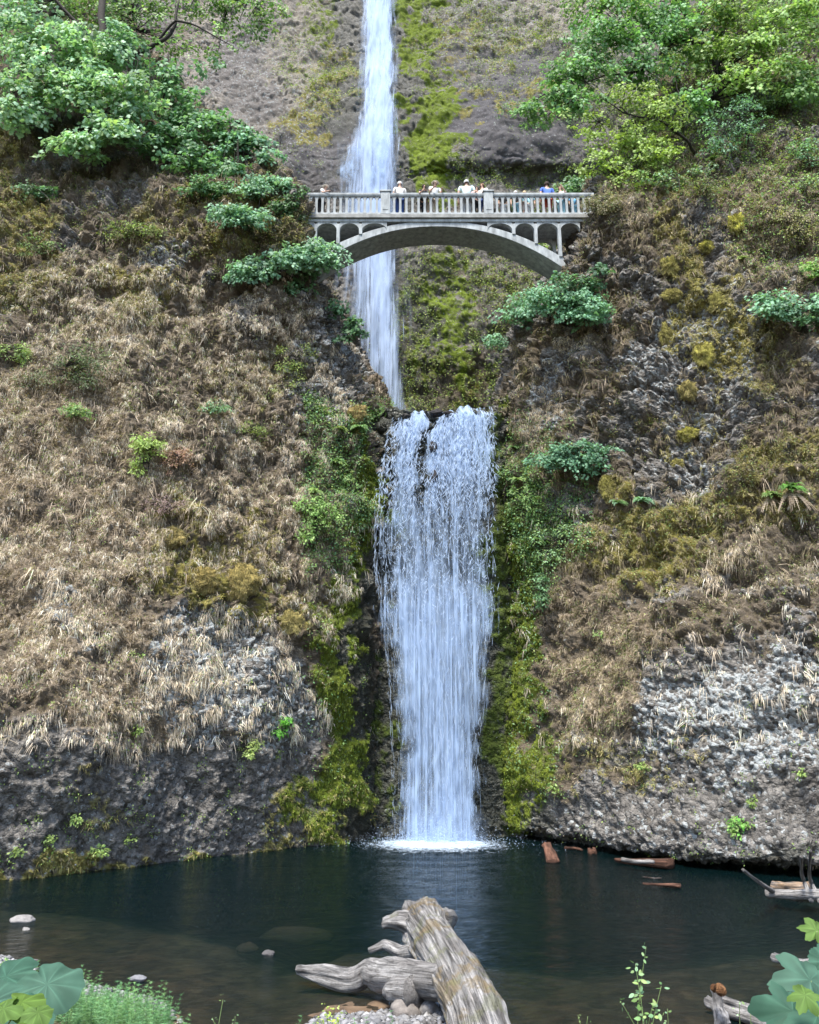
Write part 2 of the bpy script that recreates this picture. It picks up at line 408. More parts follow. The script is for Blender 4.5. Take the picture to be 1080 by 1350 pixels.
# left-hand cliff: columns run from far outside the picture round the corner into the gorge
LC = [-190, 0, 130, 270, 400]
lw = [W(-190, 26.5, 0), W(0, 27.1, 0), W(110, 28.6, 0), W(270, 32, 0), W(400, 35.2, 0), W(455, 36.3, 0), W(500, 38.8, 0), W(530, 42, 0)]
def lrow(py, Ys, corner, rec, back):
    return [P(c, py, y) for c, y in zip(LC, Ys)] + [P(*corner[:1], py, corner[1]), P(rec[0], py, rec[1]), P(back[0], py, back[1])]
LNET = [up(lw), lw,
    lrow(1030, (26.0, 26.7, 28.2, 31.3, 34.3), (452, 35.7), (500, 38.6), (530, 42)),
    lrow(900, (26.6, 27.3, 28.5, 31.2, 34.0), (448, 35.2), (500, 38.6), (530, 42)),
    lrow(790, (27.5, 28.1, 29.2, 31.4, 34.1), (440, 35.3), (498, 38.6), (525, 42)),
    lrow(700, (28.6, 29.2, 30.3, 32.3, 34.5), (446, 35.9), (498, 38.8), (520, 42)),
    lrow(620, (29.8, 30.3, 31.3, 33.1, 35.4), (462, 36.9), (502, 39), (525, 44)),
    lrow(540, (31, 31.4, 32.3, 33.8, 35.8), (472, 37.2), (500, 40), (525, 48)),
    lrow(470, (32.2, 32.6, 33.3, 34.6, 36.1), (442, 37.2), (466, 42), (480, 52)),
    lrow(400, (33.2, 33.6, 34.3, 35.2, 35.4), (432, 36.6), (440, 43), (436, 54)),
    [P(-190, 290, 35), P(0, 290, 35.4), P(120, 290, 35.7), P(250, 290, 35.8), P(350, 290, 35.3), P(404, 290, 35.7), P(396, 290, 44), P(385, 290, 56)],
    [P(-190, 220, 36.4), P(0, 220, 37), P(110, 220, 37.4), P(230, 220, 38), P(310, 220, 37.4), P(362, 220, 38.0), P(350, 220, 46), P(340, 220, 58)],
    [P(-190, 130, 39), P(0, 130, 39.5), P(90, 130, 40), P(170, 130, 40.6), P(220, 130, 41.4), P(246, 130, 42.6), P(242, 130, 48), P(230, 130, 60)],
    [P(-190, 20, 44), P(0, 20, 44.5), P(50, 20, 45), P(100, 20, 45.6), P(130, 20, 46.4), P(150, 20, 47.6), P(146, 20, 52), P(140, 20, 62)],
    [P(-190, -60, 49), P(-60, -60, 49.5), P(-20, -60, 50), P(10, -60, 50.6), P(40, -60, 51.4), P(60, -60, 52.6), P(56, -60, 56), P(50, -60, 64)]]
LZ = {'z': {
    'dry': [(60, 680, 190, 200), (110, 850, 130, 130), (190, 900, 90, 90, .8), (200, 480, 260, 90, .5), (330, 600, 110, 110, .55), (330, 700, 90, 60, .6), (60, 540, 120, 80), (130, 400, 140, 80, .35), (330, 440, 100, 60, .3), (400, 700, 40, 80, .6), (420, 830, 40, 80, .5)],
    'moss': [(290, 740, 110, 60), (380, 815, 55, 35), (250, 690, 60, 40, .8), (20, 330, 60, 90, .7), (180, 380, 60, 40, .8), (240, 290, 90, 50, .6), (340, 300, 80, 60, .5), (470, 550, 28, 22), (330, 520, 80, 40, .5), (420, 1080, 70, 50, .8), (140, 1060, 25, 60, .6), (100, 1152, 140, 16), (300, 1130, 120, 14), (0, 200, 40, 40, .6)],
    'rock': [(280, 880, 120, 90), (200, 1060, 330, 100), (60, 1050, 200, 110), (380, 950, 60, 90), (430, 480, 60, 90, .8), (90, 800, 22, 50, .9), (210, 350, 35, 45, .9), (320, 430, 40, 40, .6), (400, 590, 50, 50, .5)],
    'lichen': [(280, 860, 110, 80, .5), (260, 920, 130, 60, .4), (90, 800, 25, 50, .5), (215, 350, 40, 45, .3), (420, 500, 60, 60, .3), (380, 940, 60, 60, .3)],
    'wet': [(480, 950, 32, 260), (500, 720, 22, 130, .8)],
    'gmoss': [(452, 930, 24, 180, 1.1), (430, 1075, 50, 45, .7), (498, 620, 16, 60), (470, 700, 30, 60, .7)],
    'leafy': [(440, 620, 50, 110), (420, 700, 40, 60, .8), (430, 930, 45, 120, .6), (90, 490, 80, 60, .5), (310, 300, 120, 60, .4), (60, 260, 120, 60, .4), (480, 560, 40, 30), (20, 1120, 50, 40, .3)],
    }, 'rock0': 0.4, 'lich0': 0.07}
cliff('cliff_left', LNET, 0.07, LZ, label='steep basalt cliff clothed in dry straw grass beside the lower waterfall')

# right-hand cliff, undercut along the water
RC = [800, 900, 1000, 1080, 1260]
rim = [W(640, 39.2, .5), W(715, 36.2, .55), W(800, 32.9, .58), W(900, 29.8, .55), W(1000, 27.9, .55), W(1080, 27.3, .55), W(1260, 27.3, .6)]
def shift(row, dy, z): return [np.array([q[0], q[1] + dy, z]) for q in row]
def rrow(py, back, rec, corner, Ys, cols=RC):
    return [P(back[0], py, back[1]), P(rec[0], py, rec[1]), P(corner[0], py, corner[1])] + [P(c, py, y) for c, y in zip(cols, Ys)]
def addb(r): return [np.array([r[0][0] - 1.0, r[0][1] + 3, r[0][2]])] + r
RNET = [addb(shift(rim, 3.5, -2.8)), addb(shift(rim, 3.0, 0.0)), addb(shift(rim, 1.6, 0.42)), addb(rim),
    rrow(1040, (640, 42), (660, 39), (718, 36.6), (33.4, 30.3, 28.4, 27.8, 27.6)),
    rrow(900, (640, 42), (664, 39), (720, 36.9), (33.6, 30.6, 28.6, 28, 27.8)),
    rrow(790, (640, 42), (662, 39), (722, 37.1), (34.0, 31.2, 29.3, 28.5, 28.2)),
    rrow(700, (640, 42), (656, 39), (706, 37.3), (34.7, 32, 30.4, 29.4, 29)),
    rrow(620, (640, 43), (652, 39.4), (690, 37.5), (35.1, 32.6, 31.2, 30.3, 29.8)),
    rrow(540, (648, 48), (645, 40), (668, 37.6), (35.4, 33.1, 32, 31.2, 30.8)),
    rrow(470, (668, 52), (676, 42), (690, 37.7), (35.7, 33.8, 32.7, 32, 31.5)),
    rrow(400, (700, 54), (708, 43), (722, 36.6), (35.6, 34.4, 33.4, 32.8, 32.3)),
    rrow(290, (768, 56), (766, 44), (772, 35.8), (35.4, 35.2, 35, 34.5, 34), (824, 900, 1000, 1080, 1260)),
    rrow(220, (808, 58), (806, 46), (804, 37.6), (37.4, 37.4, 36.8, 36.2, 36), (856, 920, 1010, 1090, 1260)),
    rrow(130, (858, 60), (858, 48), (866, 41.6), (41, 40, 39.4, 39, 38.6), (900, 950, 1020, 1100, 1260)),
    rrow(20, (920, 62), (922, 52), (930, 46), (45.4, 44.6, 44, 43.6, 43), (960, 1000, 1050, 1110, 1260)),
    rrow(-60, (990, 64), (990, 56), (996, 51), (50.4, 49.6, 49, 48.6, 48), (1020, 1050, 1090, 1130, 1260))]
RZ = {'z': {
    'dry': [(790, 850, 70, 130, .75), (770, 760, 60, 60, .4), (720, 560, 50, 80, .4), (900, 810, 130, 30, .45), (1010, 740, 90, 50, .4), (1010, 300, 100, 110, .35), (860, 270, 60, 60, .4), (760, 420, 50, 80, .3)],
    'moss': [(888, 360, 22, 130, .9), (905, 570, 60, 40, .6), (880, 715, 70, 45), (790, 730, 50, 40, .8), (940, 440, 60, 70, .8), (1000, 660, 110, 50, .7), (1000, 480, 60, 60, .6), (800, 640, 22, 30), (960, 300, 60, 60, .4), (840, 1010, 60, 40, .5), (760, 1000, 40, 50, .4), (1040, 620, 60, 40, .7)],
    'rock': [(920, 470, 90, 130, .8), (930, 330, 35, 70, .9), (960, 945, 135, 105), (1000, 1070, 260, 70), (800, 1070, 140, 50), (900, 600, 50, 60, .8), (1060, 930, 80, 110), (760, 690, 30, 40, .5), (735, 500, 30, 70, .8)],
    'lichen': [(965, 950, 120, 75, .55), (1060, 930, 70, 90, .4), (890, 920, 50, 50, .34), (860, 470, 50, 60, .22), (920, 500, 80, 90, .2), (910, 600, 40, 50, .3), (900, 1085, 160, 40, .08), (735, 540, 30, 50, .3)],
    'wet': [(668, 950, 22, 220), (700, 1080, 60, 20, .7), (655, 650, 16, 130, .7), (950, 1128, 300, 12, .7)],
    'gmoss': [(692, 830, 26, 200, 1.3), (690, 1010, 30, 70, 1), (668, 600, 16, 70, .8), (715, 950, 16, 80, .6)],
    'leafy': [(690, 660, 40, 60), (725, 730, 40, 70), (708, 880, 18, 130), (800, 650, 60, 60, .6), (720, 600, 50, 60, .4), (1030, 640, 50, 40, .6), (950, 150, 160, 130, .9), (1040, 60, 130, 120, 1), (1000, 200, 110, 80, .9), (1030, 300, 90, 90, .5), (1000, 1080, 60, 30, .2), (820, 700, 50, 40, .6), (730, 1020, 20, 50, .5)],
    }, 'rock0': 0.66, 'lich0': 0.1, 'mth': 0.34}
cliff('cliff_right', RNET, 0.07, RZ, label='steep mossy cliff with pale lichen rock undercut above the pool', flip=False)

# the wall behind the lower fall with its lip, and the ledge running back to the upper fall
FX = [470, 520, 560, 600, 640, 690]
def frow(py, Ys, cols=FX): return [P(c, py, y) for c, y in zip(cols, Ys)]
b = [W(c, 38.6, -2.8) for c in FX]
WNET = [b, [W(c, 38.4, 0) for c in FX],
    frow(1000, (38.6, 38.3, 38.2, 38.2, 38.3, 38.6)), frow(800, (38.7, 38.2, 38.0, 38.0, 38.1, 38.7)),
    frow(720, (38.6, 37.7, 37.5, 37.5, 37.6, 38.6)), frow(640, (38.6, 37.6, 37.4, 37.4, 37.5, 38.6)),
    frow(565, (38.4, 37.4, 37.5, 37.3, 37.3, 38.4), (470, 520, 565, 600, 650, 690)),
    frow(546, (38.4, 37.5, 37.6, 37.4, 37.4, 38.4), (470, 522, 565, 600, 648, 690)),
    [P(c, 541, 37.9) + np.array([0, 0.6, 0.0]) for c in FX],
    [P(c, 541, 37.9) + np.array([0, 8, -0.3]) for c in FX], [P(c, 541, 37.9) + np.array([0, 20, 0.2]) for c in FX]]
WZ = {'z': {'rock': [(580, 800, 300, 600)], 'wet': [(580, 800, 140, 600)], 'gmoss': [(672, 860, 26, 260, .9), (508, 960, 16, 160, .6), (668, 620, 16, 80, .8), (500, 640, 14, 80, .6)]}, 'gmossc': [0.07, 0.1, 0.014], 'rock0': 0.9, 'lich0': 0.0, 'lump': 0.5}
cliff('cliff_behind_fall', WNET, 0.08, WZ, label='dark wet rock wall behind the lower waterfall', big=0.35, amp=0.8)

# the great back wall of the upper fall
BX = [60, 220, 340, 440, 500, 560, 640, 740, 840, 1010]
def brow(py, Ys): return [P(c, py, y) for c, y in zip(BX, Ys)]
BNET = [brow(600, (52, 52, 52, 51.5, 51.5, 51.5, 51.5, 51.5, 51, 50)),
    brow(480, (53, 53, 53, 52.4, 52.4, 52.2, 52, 51.8, 51.4, 50)),
    brow(360, (54, 54, 54, 53.2, 53.2, 53, 52.6, 52.2, 52, 51)),
    brow(270, (55, 55, 55, 54, 54, 53.8, 53.4, 53, 52.6, 52)),
    brow(235, (56, 56, 55.6, 54.2, 54.4, 55.0, 55.2, 54.6, 53.6, 53)),
    brow(205, (57, 57, 56, 54.6, 54.8, 54.8, 54.2, 53.8, 53.6, 54)),
    brow(130, (59, 59, 58, 56.5, 56.8, 56.3, 55.2, 54.8, 55, 56)),
    brow(110, (60, 60, 59, 57.8, 57.6, 57.4, 57, 56.6, 56.4, 57)),
    brow(60, (62, 62, 61.4, 60.4, 60, 60, 59.6, 59, 58.6, 59)),
    brow(0, (64, 64, 63.6, 62.8, 62.4, 62.4, 62, 61.6, 61, 61)),
    brow(-70, (67, 67, 66.6, 66, 65.6, 65.6, 65.2, 64.8, 64.4, 64)),
    brow(-130, (71, 71, 70.6, 70, 69.6, 69.6, 69.2, 68.8, 68.4, 68))]
BZ = {'z': {
    'rock': [(600, 200, 500, 300, .8)], 
    'slab': [(670, 165, 110, 42), (430, 195, 60, 60, .8), (690, 95, 60, 30, .8), (600, 90, 20, 60, .8), (330, 100, 40, 80, .6), (740, 180, 60, 40, .7)],
    'tan': [(330, 60, 120, 140, .9), (770, 20, 120, 40), (300, 200, 60, 60, .7), (720, 140, 60, 16, .7), (640, 30, 90, 40, .4), (430, 40, 50, 40, .4)],
    'moss': [(430, 110, 40, 60, .8), (400, 160, 40, 22), (640, 55, 110, 25, .7), (590, 60, 40, 50, .6), (640, 380, 120, 60, .6), (560, 480, 110, 60, .6), (600, 120, 60, 16, .8), (690, 130, 90, 14, .8)],
    'gmoss': [(566, 182, 40, 84, 1.5), (545, 30, 28, 80, 1.2), (590, 400, 22, 120, .7), (545, 440, 60, 80, .3), (430, 20, 26, 60, .5)],
    'wet': [(490, 120, 50, 260, .75), (520, 440, 60, 140, .8), (560, 540, 160, 30, .6), (600, 240, 80, 14, .7)],
    'leafy': [(660, 228, 140, 26), (620, 440, 130, 110, .9), (740, 130, 110, 110, .8), (560, 60, 30, 50, .7), (640, 30, 100, 40, .5), (425, 120, 40, 60, .6), (390, 200, 40, 30, .6), (700, 330, 60, 60, .9), (640, 105, 60, 20, .7), (560, 110, 30, 30, .6), (400, 60, 40, 60, .35), (570, 500, 120, 40, .8)],
    'lichen': [(330, 120, 120, 120, .1), (640, 30, 100, 50, .1)],
    }, 'rock0': 0.8, 'lich0': 0.04, 'lump': 0.4, 'speck': 0.35, 'rockc': np.array([0.21, 0.197, 0.182]), 'gmossc': [0.18, 0.25, 0.015]}
cliff('cliff_back', BNET, 0.11, BZ, label='tall grey rock wall streaked with moss behind the footbridge', amp=0.55, big=0.9)

# ------------------------------------------------------------------ scatter tools
def pick(name, weight, n):
    s = SURF[name]; w = s['area'] * weight; w = w / w.sum()
    i = RNG.choice(len(w), n, p=w)
    return s['p'][i] + RNG.normal(0, 0.03, (n, 3)).astype(F32), s['n'][i], i
def on(name, px, py, out=0.0):
    s = SURF[name]; ok = s['area'] > 0
    d = (s['px'] - px) ** 2 + (s['py'] - py) ** 2
    d = np.where(ok, d, 1e9); near = np.where(d < max(60.0, d.min() * 1.5))[0]
    k = near[np.argmin(s['p'][near, 1])]
    return s['p'][k] + s['n'][k] * out, s['n'][k]
def rv(n, s=1.0): return RNG.normal(0, s, (n, 3)).astype(F32)
def blades(p, d, ln, wd, droop, col):
    n = len(p); d = unit(d); ln = np.broadcast_to(ln, (n,))[:, None]; wd = np.broadcast_to(wd, (n,))[:, None]
    side = unit(np.cross(d, rv(n) + np.array([0, -1.2, 0.2])))
    dr = np.broadcast_to(droop, (n,))[:, None] * np.array([[0, 0, -1.0]])
    m = p + d * ln * 0.5 + dr * ln * 0.25; t = p + d * ln + dr * ln
    V = np.stack([p - side * wd, p + side * wd, m + side * wd * 0.8, m - side * wd * 0.8, t], 1).reshape(-1, 3)
    b = np.arange(n)[:, None] * 5
    return V, [b + np.array([[0, 1, 2, 3]]), b + np.array([[3, 2, 4]])], np.repeat(col, 5, 0)
QUAD = np.array([(0, 0, 0), (0.45, -0.3, 0.06), (1, 0, -0.08), (0.45, 0.3, 0.06)])
def _sym(h):
    return np.array([(0.36, 0, 0)] + [(x, -y, -0.16 * abs(y) - 0.12 * x * x) for x, y in h] + [(x, y, -0.16 * abs(y) - 0.12 * x * x) for x, y in h[::-1][1:-1]])
MAPLE = _sym([(0, 0), (-0.02, 0.3), (0.2, 0.28), (0.42, 0.58), (0.52, 0.25), (0.72, 0.3), (1.0, 0.0)])
OVAL = _sym([(0, 0), (0.25, 0.24), (0.6, 0.26), (1.0, 0.0)])
def leaves(p, nrm, tip, size, col, T=QUAD):
    n = len(p); nrm = unit(nrm); u = tip - nrm * (tip * nrm).sum(1, keepdims=True); u = unit(u); s = np.cross(nrm, u)
    sz = np.broadcast_to(size, (n,))[:, None, None]
    V = p[:, None] + sz * (T[None, :, :1] * u[:, None] + T[None, :, 1:2] * s[:, None] + T[None, :, 2:] * nrm[:, None])
    k = len(T); b = np.arange(n)[:, None] * k
    if k == 4: F = [b + np.array([[0, 1, 2]]), b + np.array([[0, 2, 3]])]
    else: F = [b + np.array([[0, i, i % (k - 1) + 1]]) for i in range(1, k)]
    return V.reshape(-1, 3), F, np.repeat(col, k, 0)
class Bag:
    def __init__(s): s.V = []; s.F = []; s.c = []; s.n = 0
    def add(s, V, F, c):
        s.V.append(V); s.F += [f + s.n for f in F]; s.c.append(c); s.n += len(V)
    def build(s, name, mat, parent=None, smooth=False):
        k = {}
        for f in s.F: k.setdefault(f.shape[1], []).append(f)
        return mesh(name, np.concatenate(s.V), [np.concatenate(v) for v in k.values()], mat, np.concatenate(s.c), smooth, parent)
def mixcol(n, *cols, jit=0.2):
    cols = np.array(cols); k = RNG.dirichlet(np.full(len(cols), 0.7), n)
    return (k @ cols) * (1 + RNG.normal(0, jit, (n, 1))).clip(0.4, 1.7)

TAN1 = (0.72, 0.6, 0.47); TAN2 = (0.5, 0.405, 0.31); TAN3 = (0.22, 0.17, 0.125); TAN4 = (0.8, 0.71, 0.61)
YG = (0.25, 0.32, 0.08); GR = (0.1, 0.2, 0.05); TEAL = (0.13, 0.27, 0.16); TEAL2 = (0.2, 0.38, 0.24); DKG = (0.035, 0.08, 0.03); OLIVE = (0.2, 0.19, 0.06); BRN = (0.16, 0.12, 0.085)
DOWN = np.array([[0, 0, -1.0]])

# dry grass hanging from both cliffs
def tufts(bag, cl, wt, nt, per, lmean, spread, dirf, cols, wd=(0.006, 0.013), jit=0.2, droop=(0.15, 0.6), tone=0.2):
    p, nr, i = pick(cl, wt, nt); t = np.repeat(np.arange(nt), per); n = len(t)
    L_ = RNG.gamma(5, lmean / 5, nt)
    d0 = dirf(nr, nt)
    base = p[t] + rv(n, 1.0) * (0.3 * L_[t][:, None])
    c0 = mixcol(nt, *cols, jit=tone)
    bag.add(*blades(base.astype(F32), d0[t] + rv(n, spread), L_[t] * RNG.uniform(0.5, 1.25, n), RNG.uniform(*wd, n), RNG.uniform(*droop, n), (c0[t] * (1 + RNG.normal(0, jit, (n, 1)))).clip(0.01, 0.9)))
def dry_grass(cl, nt, nw, label, pal=(TAN1, TAN2, TAN3, TAN4), pal2=(TAN2, TAN3, BRN, TAN1), few=6):
    s = SURF[cl]; bag = Bag()
    hang = lambda nr, n: nr * RNG.uniform(0.05, 0.6, (n, 1)) + DOWN * RNG.uniform(0.5, 1.3, (n, 1)) + rv(n, 0.2)
    any_ = lambda nr, n: nr * 0.8 + np.array([[0, -0.2, 0.2]]) + rv(n, 0.55)
    gap = sstep(-0.04, 0.16, s['nb'] + .6 * s['na']) * 0.96 + 0.04
    tufts(bag, cl, s['dry'] ** 1.5 * gap, nt, 7, 0.125, 0.26, hang, pal, (0.004, 0.009), 0.3, tone=0.3)
    tufts(bag, cl, s['dry'] ** 1.2 * (1.1 - gap), nt // 4, 8, 0.12, 0.4, any_, (TAN2, TAN3, BRN))
    free = (1 - s['rock']) * (1 - s['wet']) * (0.3 + 0.7 * s['dry']) * (1 - 0.8 * s['gm'])
    tufts(bag, cl, free * (.35 + sstep(-0.1, 0.15, s['na'])), nw, 8, 0.15, 0.4, any_, (TAN2, TAN3, BRN, OLIVE), tone=0.3)
    tufts(bag, cl, free * sstep(-0.05, 0.2, -s['na']) * (s['py'] < 760), nw // 3, 10, 0.26, 0.2, hang, pal2, tone=0.3)
    tufts(bag, cl, s['rock'] * (s['py'] > 640) * (s['py'] < 980) * sstep(0.0, 0.2, s['nb']) * (1 - s['wet']), nw // few, 9, 0.2, 0.15, hang, (TAN1, TAN4, TAN2), tone=0.3)
    tag(bag.build('dry_grass', M_GRASS), label, 'grass', None, 'stuff')
dry_grass('cliff_left', 52000, 13000, 'dry straw grass hanging over the cliff beside the pool')
dry_grass('cliff_right', 18000, 16000, 'thin dry grass on the cliff with the pale lichen patch', (TAN2, TAN3, TAN1, OLIVE, TAN2), (TAN2, TAN3, BRN, OLIVE), 16)

# small leafy ground cover
def undergrowth(cl, parts, label):
    s = SURF[cl]; bag = Bag()
    for n, wt, size, cols, up_ in parts:
        p, nr, i = pick(cl, wt, n)
        cc = RNG.integers(0, max(1, n // 7), n); cen = p[cc]          # gather leaves in small tufts
        p = np.where(RNG.random((n, 1)) < 0.7, cen + rv(n, size * 1.3), p).astype(F32); nn = s['n'][i]
        p = p + nn * RNG.uniform(0.0, 2.2 * size, (n, 1))
        tone = RNG.normal(1, 0.25, n).clip(0.5, 1.6)[cc][:, None]
        bag.add(*leaves(p, nn * 0.6 + np.array([[0, -0.3, 0.8]]) + rv(n, 0.5), nn + DOWN * 0.6 + rv(n, 0.7), RNG.uniform(0.6, 1.5, n) * size, mixcol(n, *cols) * tone))
    fz = lambda nr, n: nr + DOWN * .4 + rv(n, .4)
    if cl != 'cliff_back':
        tufts(bag, cl, SURF[cl]['moss'] ** 2, 6000, 9, 0.10, 0.5, fz, ((0.33, 0.29, 0.08), (0.26, 0.24, 0.07), (0.38, 0.35, 0.12), OLIVE, TAN2), (.006, .012), tone=.3)
        tufts(bag, cl, SURF[cl]['gm'] ** 2, 6000, 8, 0.07, 0.4, lambda nr, n: nr * .4 + DOWN + rv(n, .2), ((0.16, 0.21, 0.02), (0.1, 0.15, 0.02), (0.22, 0.26, 0.03)), (.006, .012), tone=.3)
    tag(bag.build('undergrowth', M_LEAF), label, 'undergrowth', None, 'stuff')
s = SURF['cliff_left']; soft = (1 - s['rock']) * (1 - s['wet'])
undergrowth('cliff_left', [
    (80000, soft * (1 - .6 * s['dry']), 0.05, (BRN, TAN3, OLIVE, TAN2, DKG), 1),
    (46000, soft * (1.15 - s['dry']) * np.clip(s['na'] * 4 + .1, 0, 1), 0.065, (YG, GR, OLIVE, (0.16, 0.24, 0.1)), 1),
    (22000, s['leafy'] ** 1.5 * (s['px'] > 400) * (s['py'] > 520) * (1 - .85 * sstep(740, 800, s['py'])) * (0.2 + np.clip(s['nb'] + .3, 0, 1)), 0.10, (YG, GR, TEAL), 1),
    (24000, (s['leafy'] + .25 * (s['py'] < 600)) * (s['px'] < 420) * np.clip(s['nb'] * 3 - .1, 0, 1) * (1 - s['wet']), 0.085, (YG, GR, DKG, OLIVE), 1),
    (60000, soft * (s['py'] < 560) * np.clip(s['na'] * 3 + 0.3, 0, 1), 0.07, (BRN, OLIVE, DKG, TAN3, TAN2), 1),
    (9000, (1 - s['rock']) * s['dry'] * np.clip(s['nb'] * 4 - .5, 0, 1), 0.07, (YG, GR, OLIVE), 1),
    (36000, soft * (1 - 0.7 * s['dry']) * np.clip(s['nb'] * 2 + .1, 0, 1), 0.06, (OLIVE, BRN, GR, TAN3), 1),
    (5000, s['rock'] * (s['py'] > 780) * np.clip(s['nb'] * 4 - 0.6, 0, 1), 0.06, (YG, GR), 1),
    (5000, s['gm'], 0.035, (GR, YG, (0.12, 0.2, 0.02)), 1)], 'small leafy plants and weeds on the straw grass cliff')
s = SURF['cliff_right']; soft = (1 - s['rock']) * (1 - s['wet'])
undergrowth('cliff_right', [
    (36000, soft * np.clip(s['na'] * 4 + .2, 0, 1), 0.06, (YG, GR, OLIVE, (0.16, 0.24, 0.1)), 1),
    (80000, soft * (1 - .4 * s['dry']), 0.045, (BRN, TAN3, OLIVE, TAN2, DKG, (0.25, 0.2, 0.15)), 1),
    (20000, s['leafy'] ** 1.5 * (s['px'] < 780) * (s['py'] > 480) * (1 - .85 * sstep(740, 800, s['py'])) * (0.2 + np.clip(s['nb'] + .3, 0, 1)), 0.10, (YG, GR, TEAL), 1),
    (130000, s['leafy'] * (s['px'] > 780) * (s['py'] < 420) * np.clip(s['nb'] * 2 + 0.45, 0, 1), 0.12, (YG, (0.14, 0.28, 0.07), (0.12, 0.26, 0.1), OLIVE), 1),
    (60000, soft * (s['py'] < 640) * np.clip(s['na'] * 3 + 0.3, 0, 1), 0.07, (BRN, OLIVE, DKG, TAN3), 1),
    (40000, soft * (1 - 0.6 * s['dry']) * np.clip(s['nb'] * 2, 0, 1), 0.06, (OLIVE, BRN, GR), 1),
    (3000, s['rock'] * (s['py'] > 780) * np.clip(s['nb'] * 4 - 0.8, 0, 1), 0.06, (YG, GR), 1),
    (6000, s['gm'], 0.035, (GR, YG, (0.12, 0.2, 0.02)), 1)], 'small leafy plants and weeds on the lichen rock cliff')
s = SURF['cliff_back']
undergrowth('cliff_back', [
    (50000, (1 - .95 * s['z']['slab']) * (1 - s['gm']) * s['leafy'] * np.clip(s['nb'] * 2.5 + 0.4, 0, 1), 0.13, (YG, GR, (0.16, 0.24, 0.07), OLIVE), 1),
    (6000, (1 - s['z']['slab']) * (1 - s['gm']) * s['moss'] * np.clip(s['nb'] * 2 + 0.3, 0, 1), 0.12, (YG, OLIVE, (0.3, 0.36, 0.06)), 1),
    (3500, (1 - s['gm']) * (1 - s['z']['slab']) * (1 - s['wet']) * np.clip(s['nb'] * 3 - 0.3, 0, 1), 0.09, (OLIVE, GR, (0.14, 0.2, 0.07)), 1)], 'ferns and mosses growing in the cracks of the tall back wall')

# ------------------------------------------------------------------ the two waterfalls
def profile(py, tab):
    t = np.array(tab, float); return [np.interp(py, t[:, 0], t[:, k]) for k in range(1, t.shape[1])]
LOW = [  # py, left px, right px, Y of the outer face
    (536, 524, 648, 37.9), (546, 520, 652, 37.05), (600, 504, 654, 36.75), (680, 490, 657, 36.55), (750, 486, 661, 36.3), (800, 496, 659, 36.15), (900, 518, 645, 36.05), (1000, 523, 638, 36.0), (1118, 522, 634, 35.9)]
def lipdrop(u, py):
    """The lip is uneven: rocks hold the water back in places."""
    f = 3 + 9 * np.exp(-((u - .12) / .12) ** 2) + 15 * np.exp(-((u - .42) / .1) ** 2) + 3 * np.sin(u * 23) + 2 * np.sin(u * 61) - 3 * sstep(.6, .9, u)
    return f * (1 - sstep(536, 580, py))
def torn(py, k):
    return 3.5 * np.sin(py / 17 + k) + 2.5 * np.sin(py / 6.3 + 2 * k) + 2 * np.sin(py / 41 + 3 * k)
def PA(px, py, Y):
    v = 675.0 - py; k = Y / (FOC * CP - v * SP)
    return np.stack([(px - 540.0) * k, Y, CAMZ + (FOC * SP + v * CP) * k], -1)
def sheet(name, tab, rows, cols, mat, parent, dens, dy=0.0, wob=0.05):
    py = np.linspace(tab[0][0], tab[-1][0], rows); u = np.linspace(0, 1, cols)
    l, r, Y = profile(py, tab)
    if tab is LOW: l = l + torn(py, 1); r = r + torn(py, 4)
    PX = l[:, None] + (r - l)[:, None] * u[None]
    YY = np.repeat(Y[:, None], cols, 1) + dy - 0.25 * np.sin(math.pi * u)[None] * 0.8
    PY = np.repeat(py[:, None], cols, 1)
    if tab is LOW: PY = PY + lipdrop(np.repeat(u[None], rows, 0), PY)
    g = PA(PX, PY, YY).reshape(-1, 3)
    g[:, 1] += wob * 4 * fbm(g.astype(F32), 1.2, 3, scale=(1.5, 1, 0.25)); g[:, 0] += wob * fbm(g.astype(F32), 0.8, 2)
    edge = np.minimum(u, 1 - u)
    dn = dens(np.repeat(u[None], rows, 0), PY, g)
    return mesh(name, g, [gfaces(rows, cols)], mat, None, True, parent, attrs={'dens': dn.ravel()})
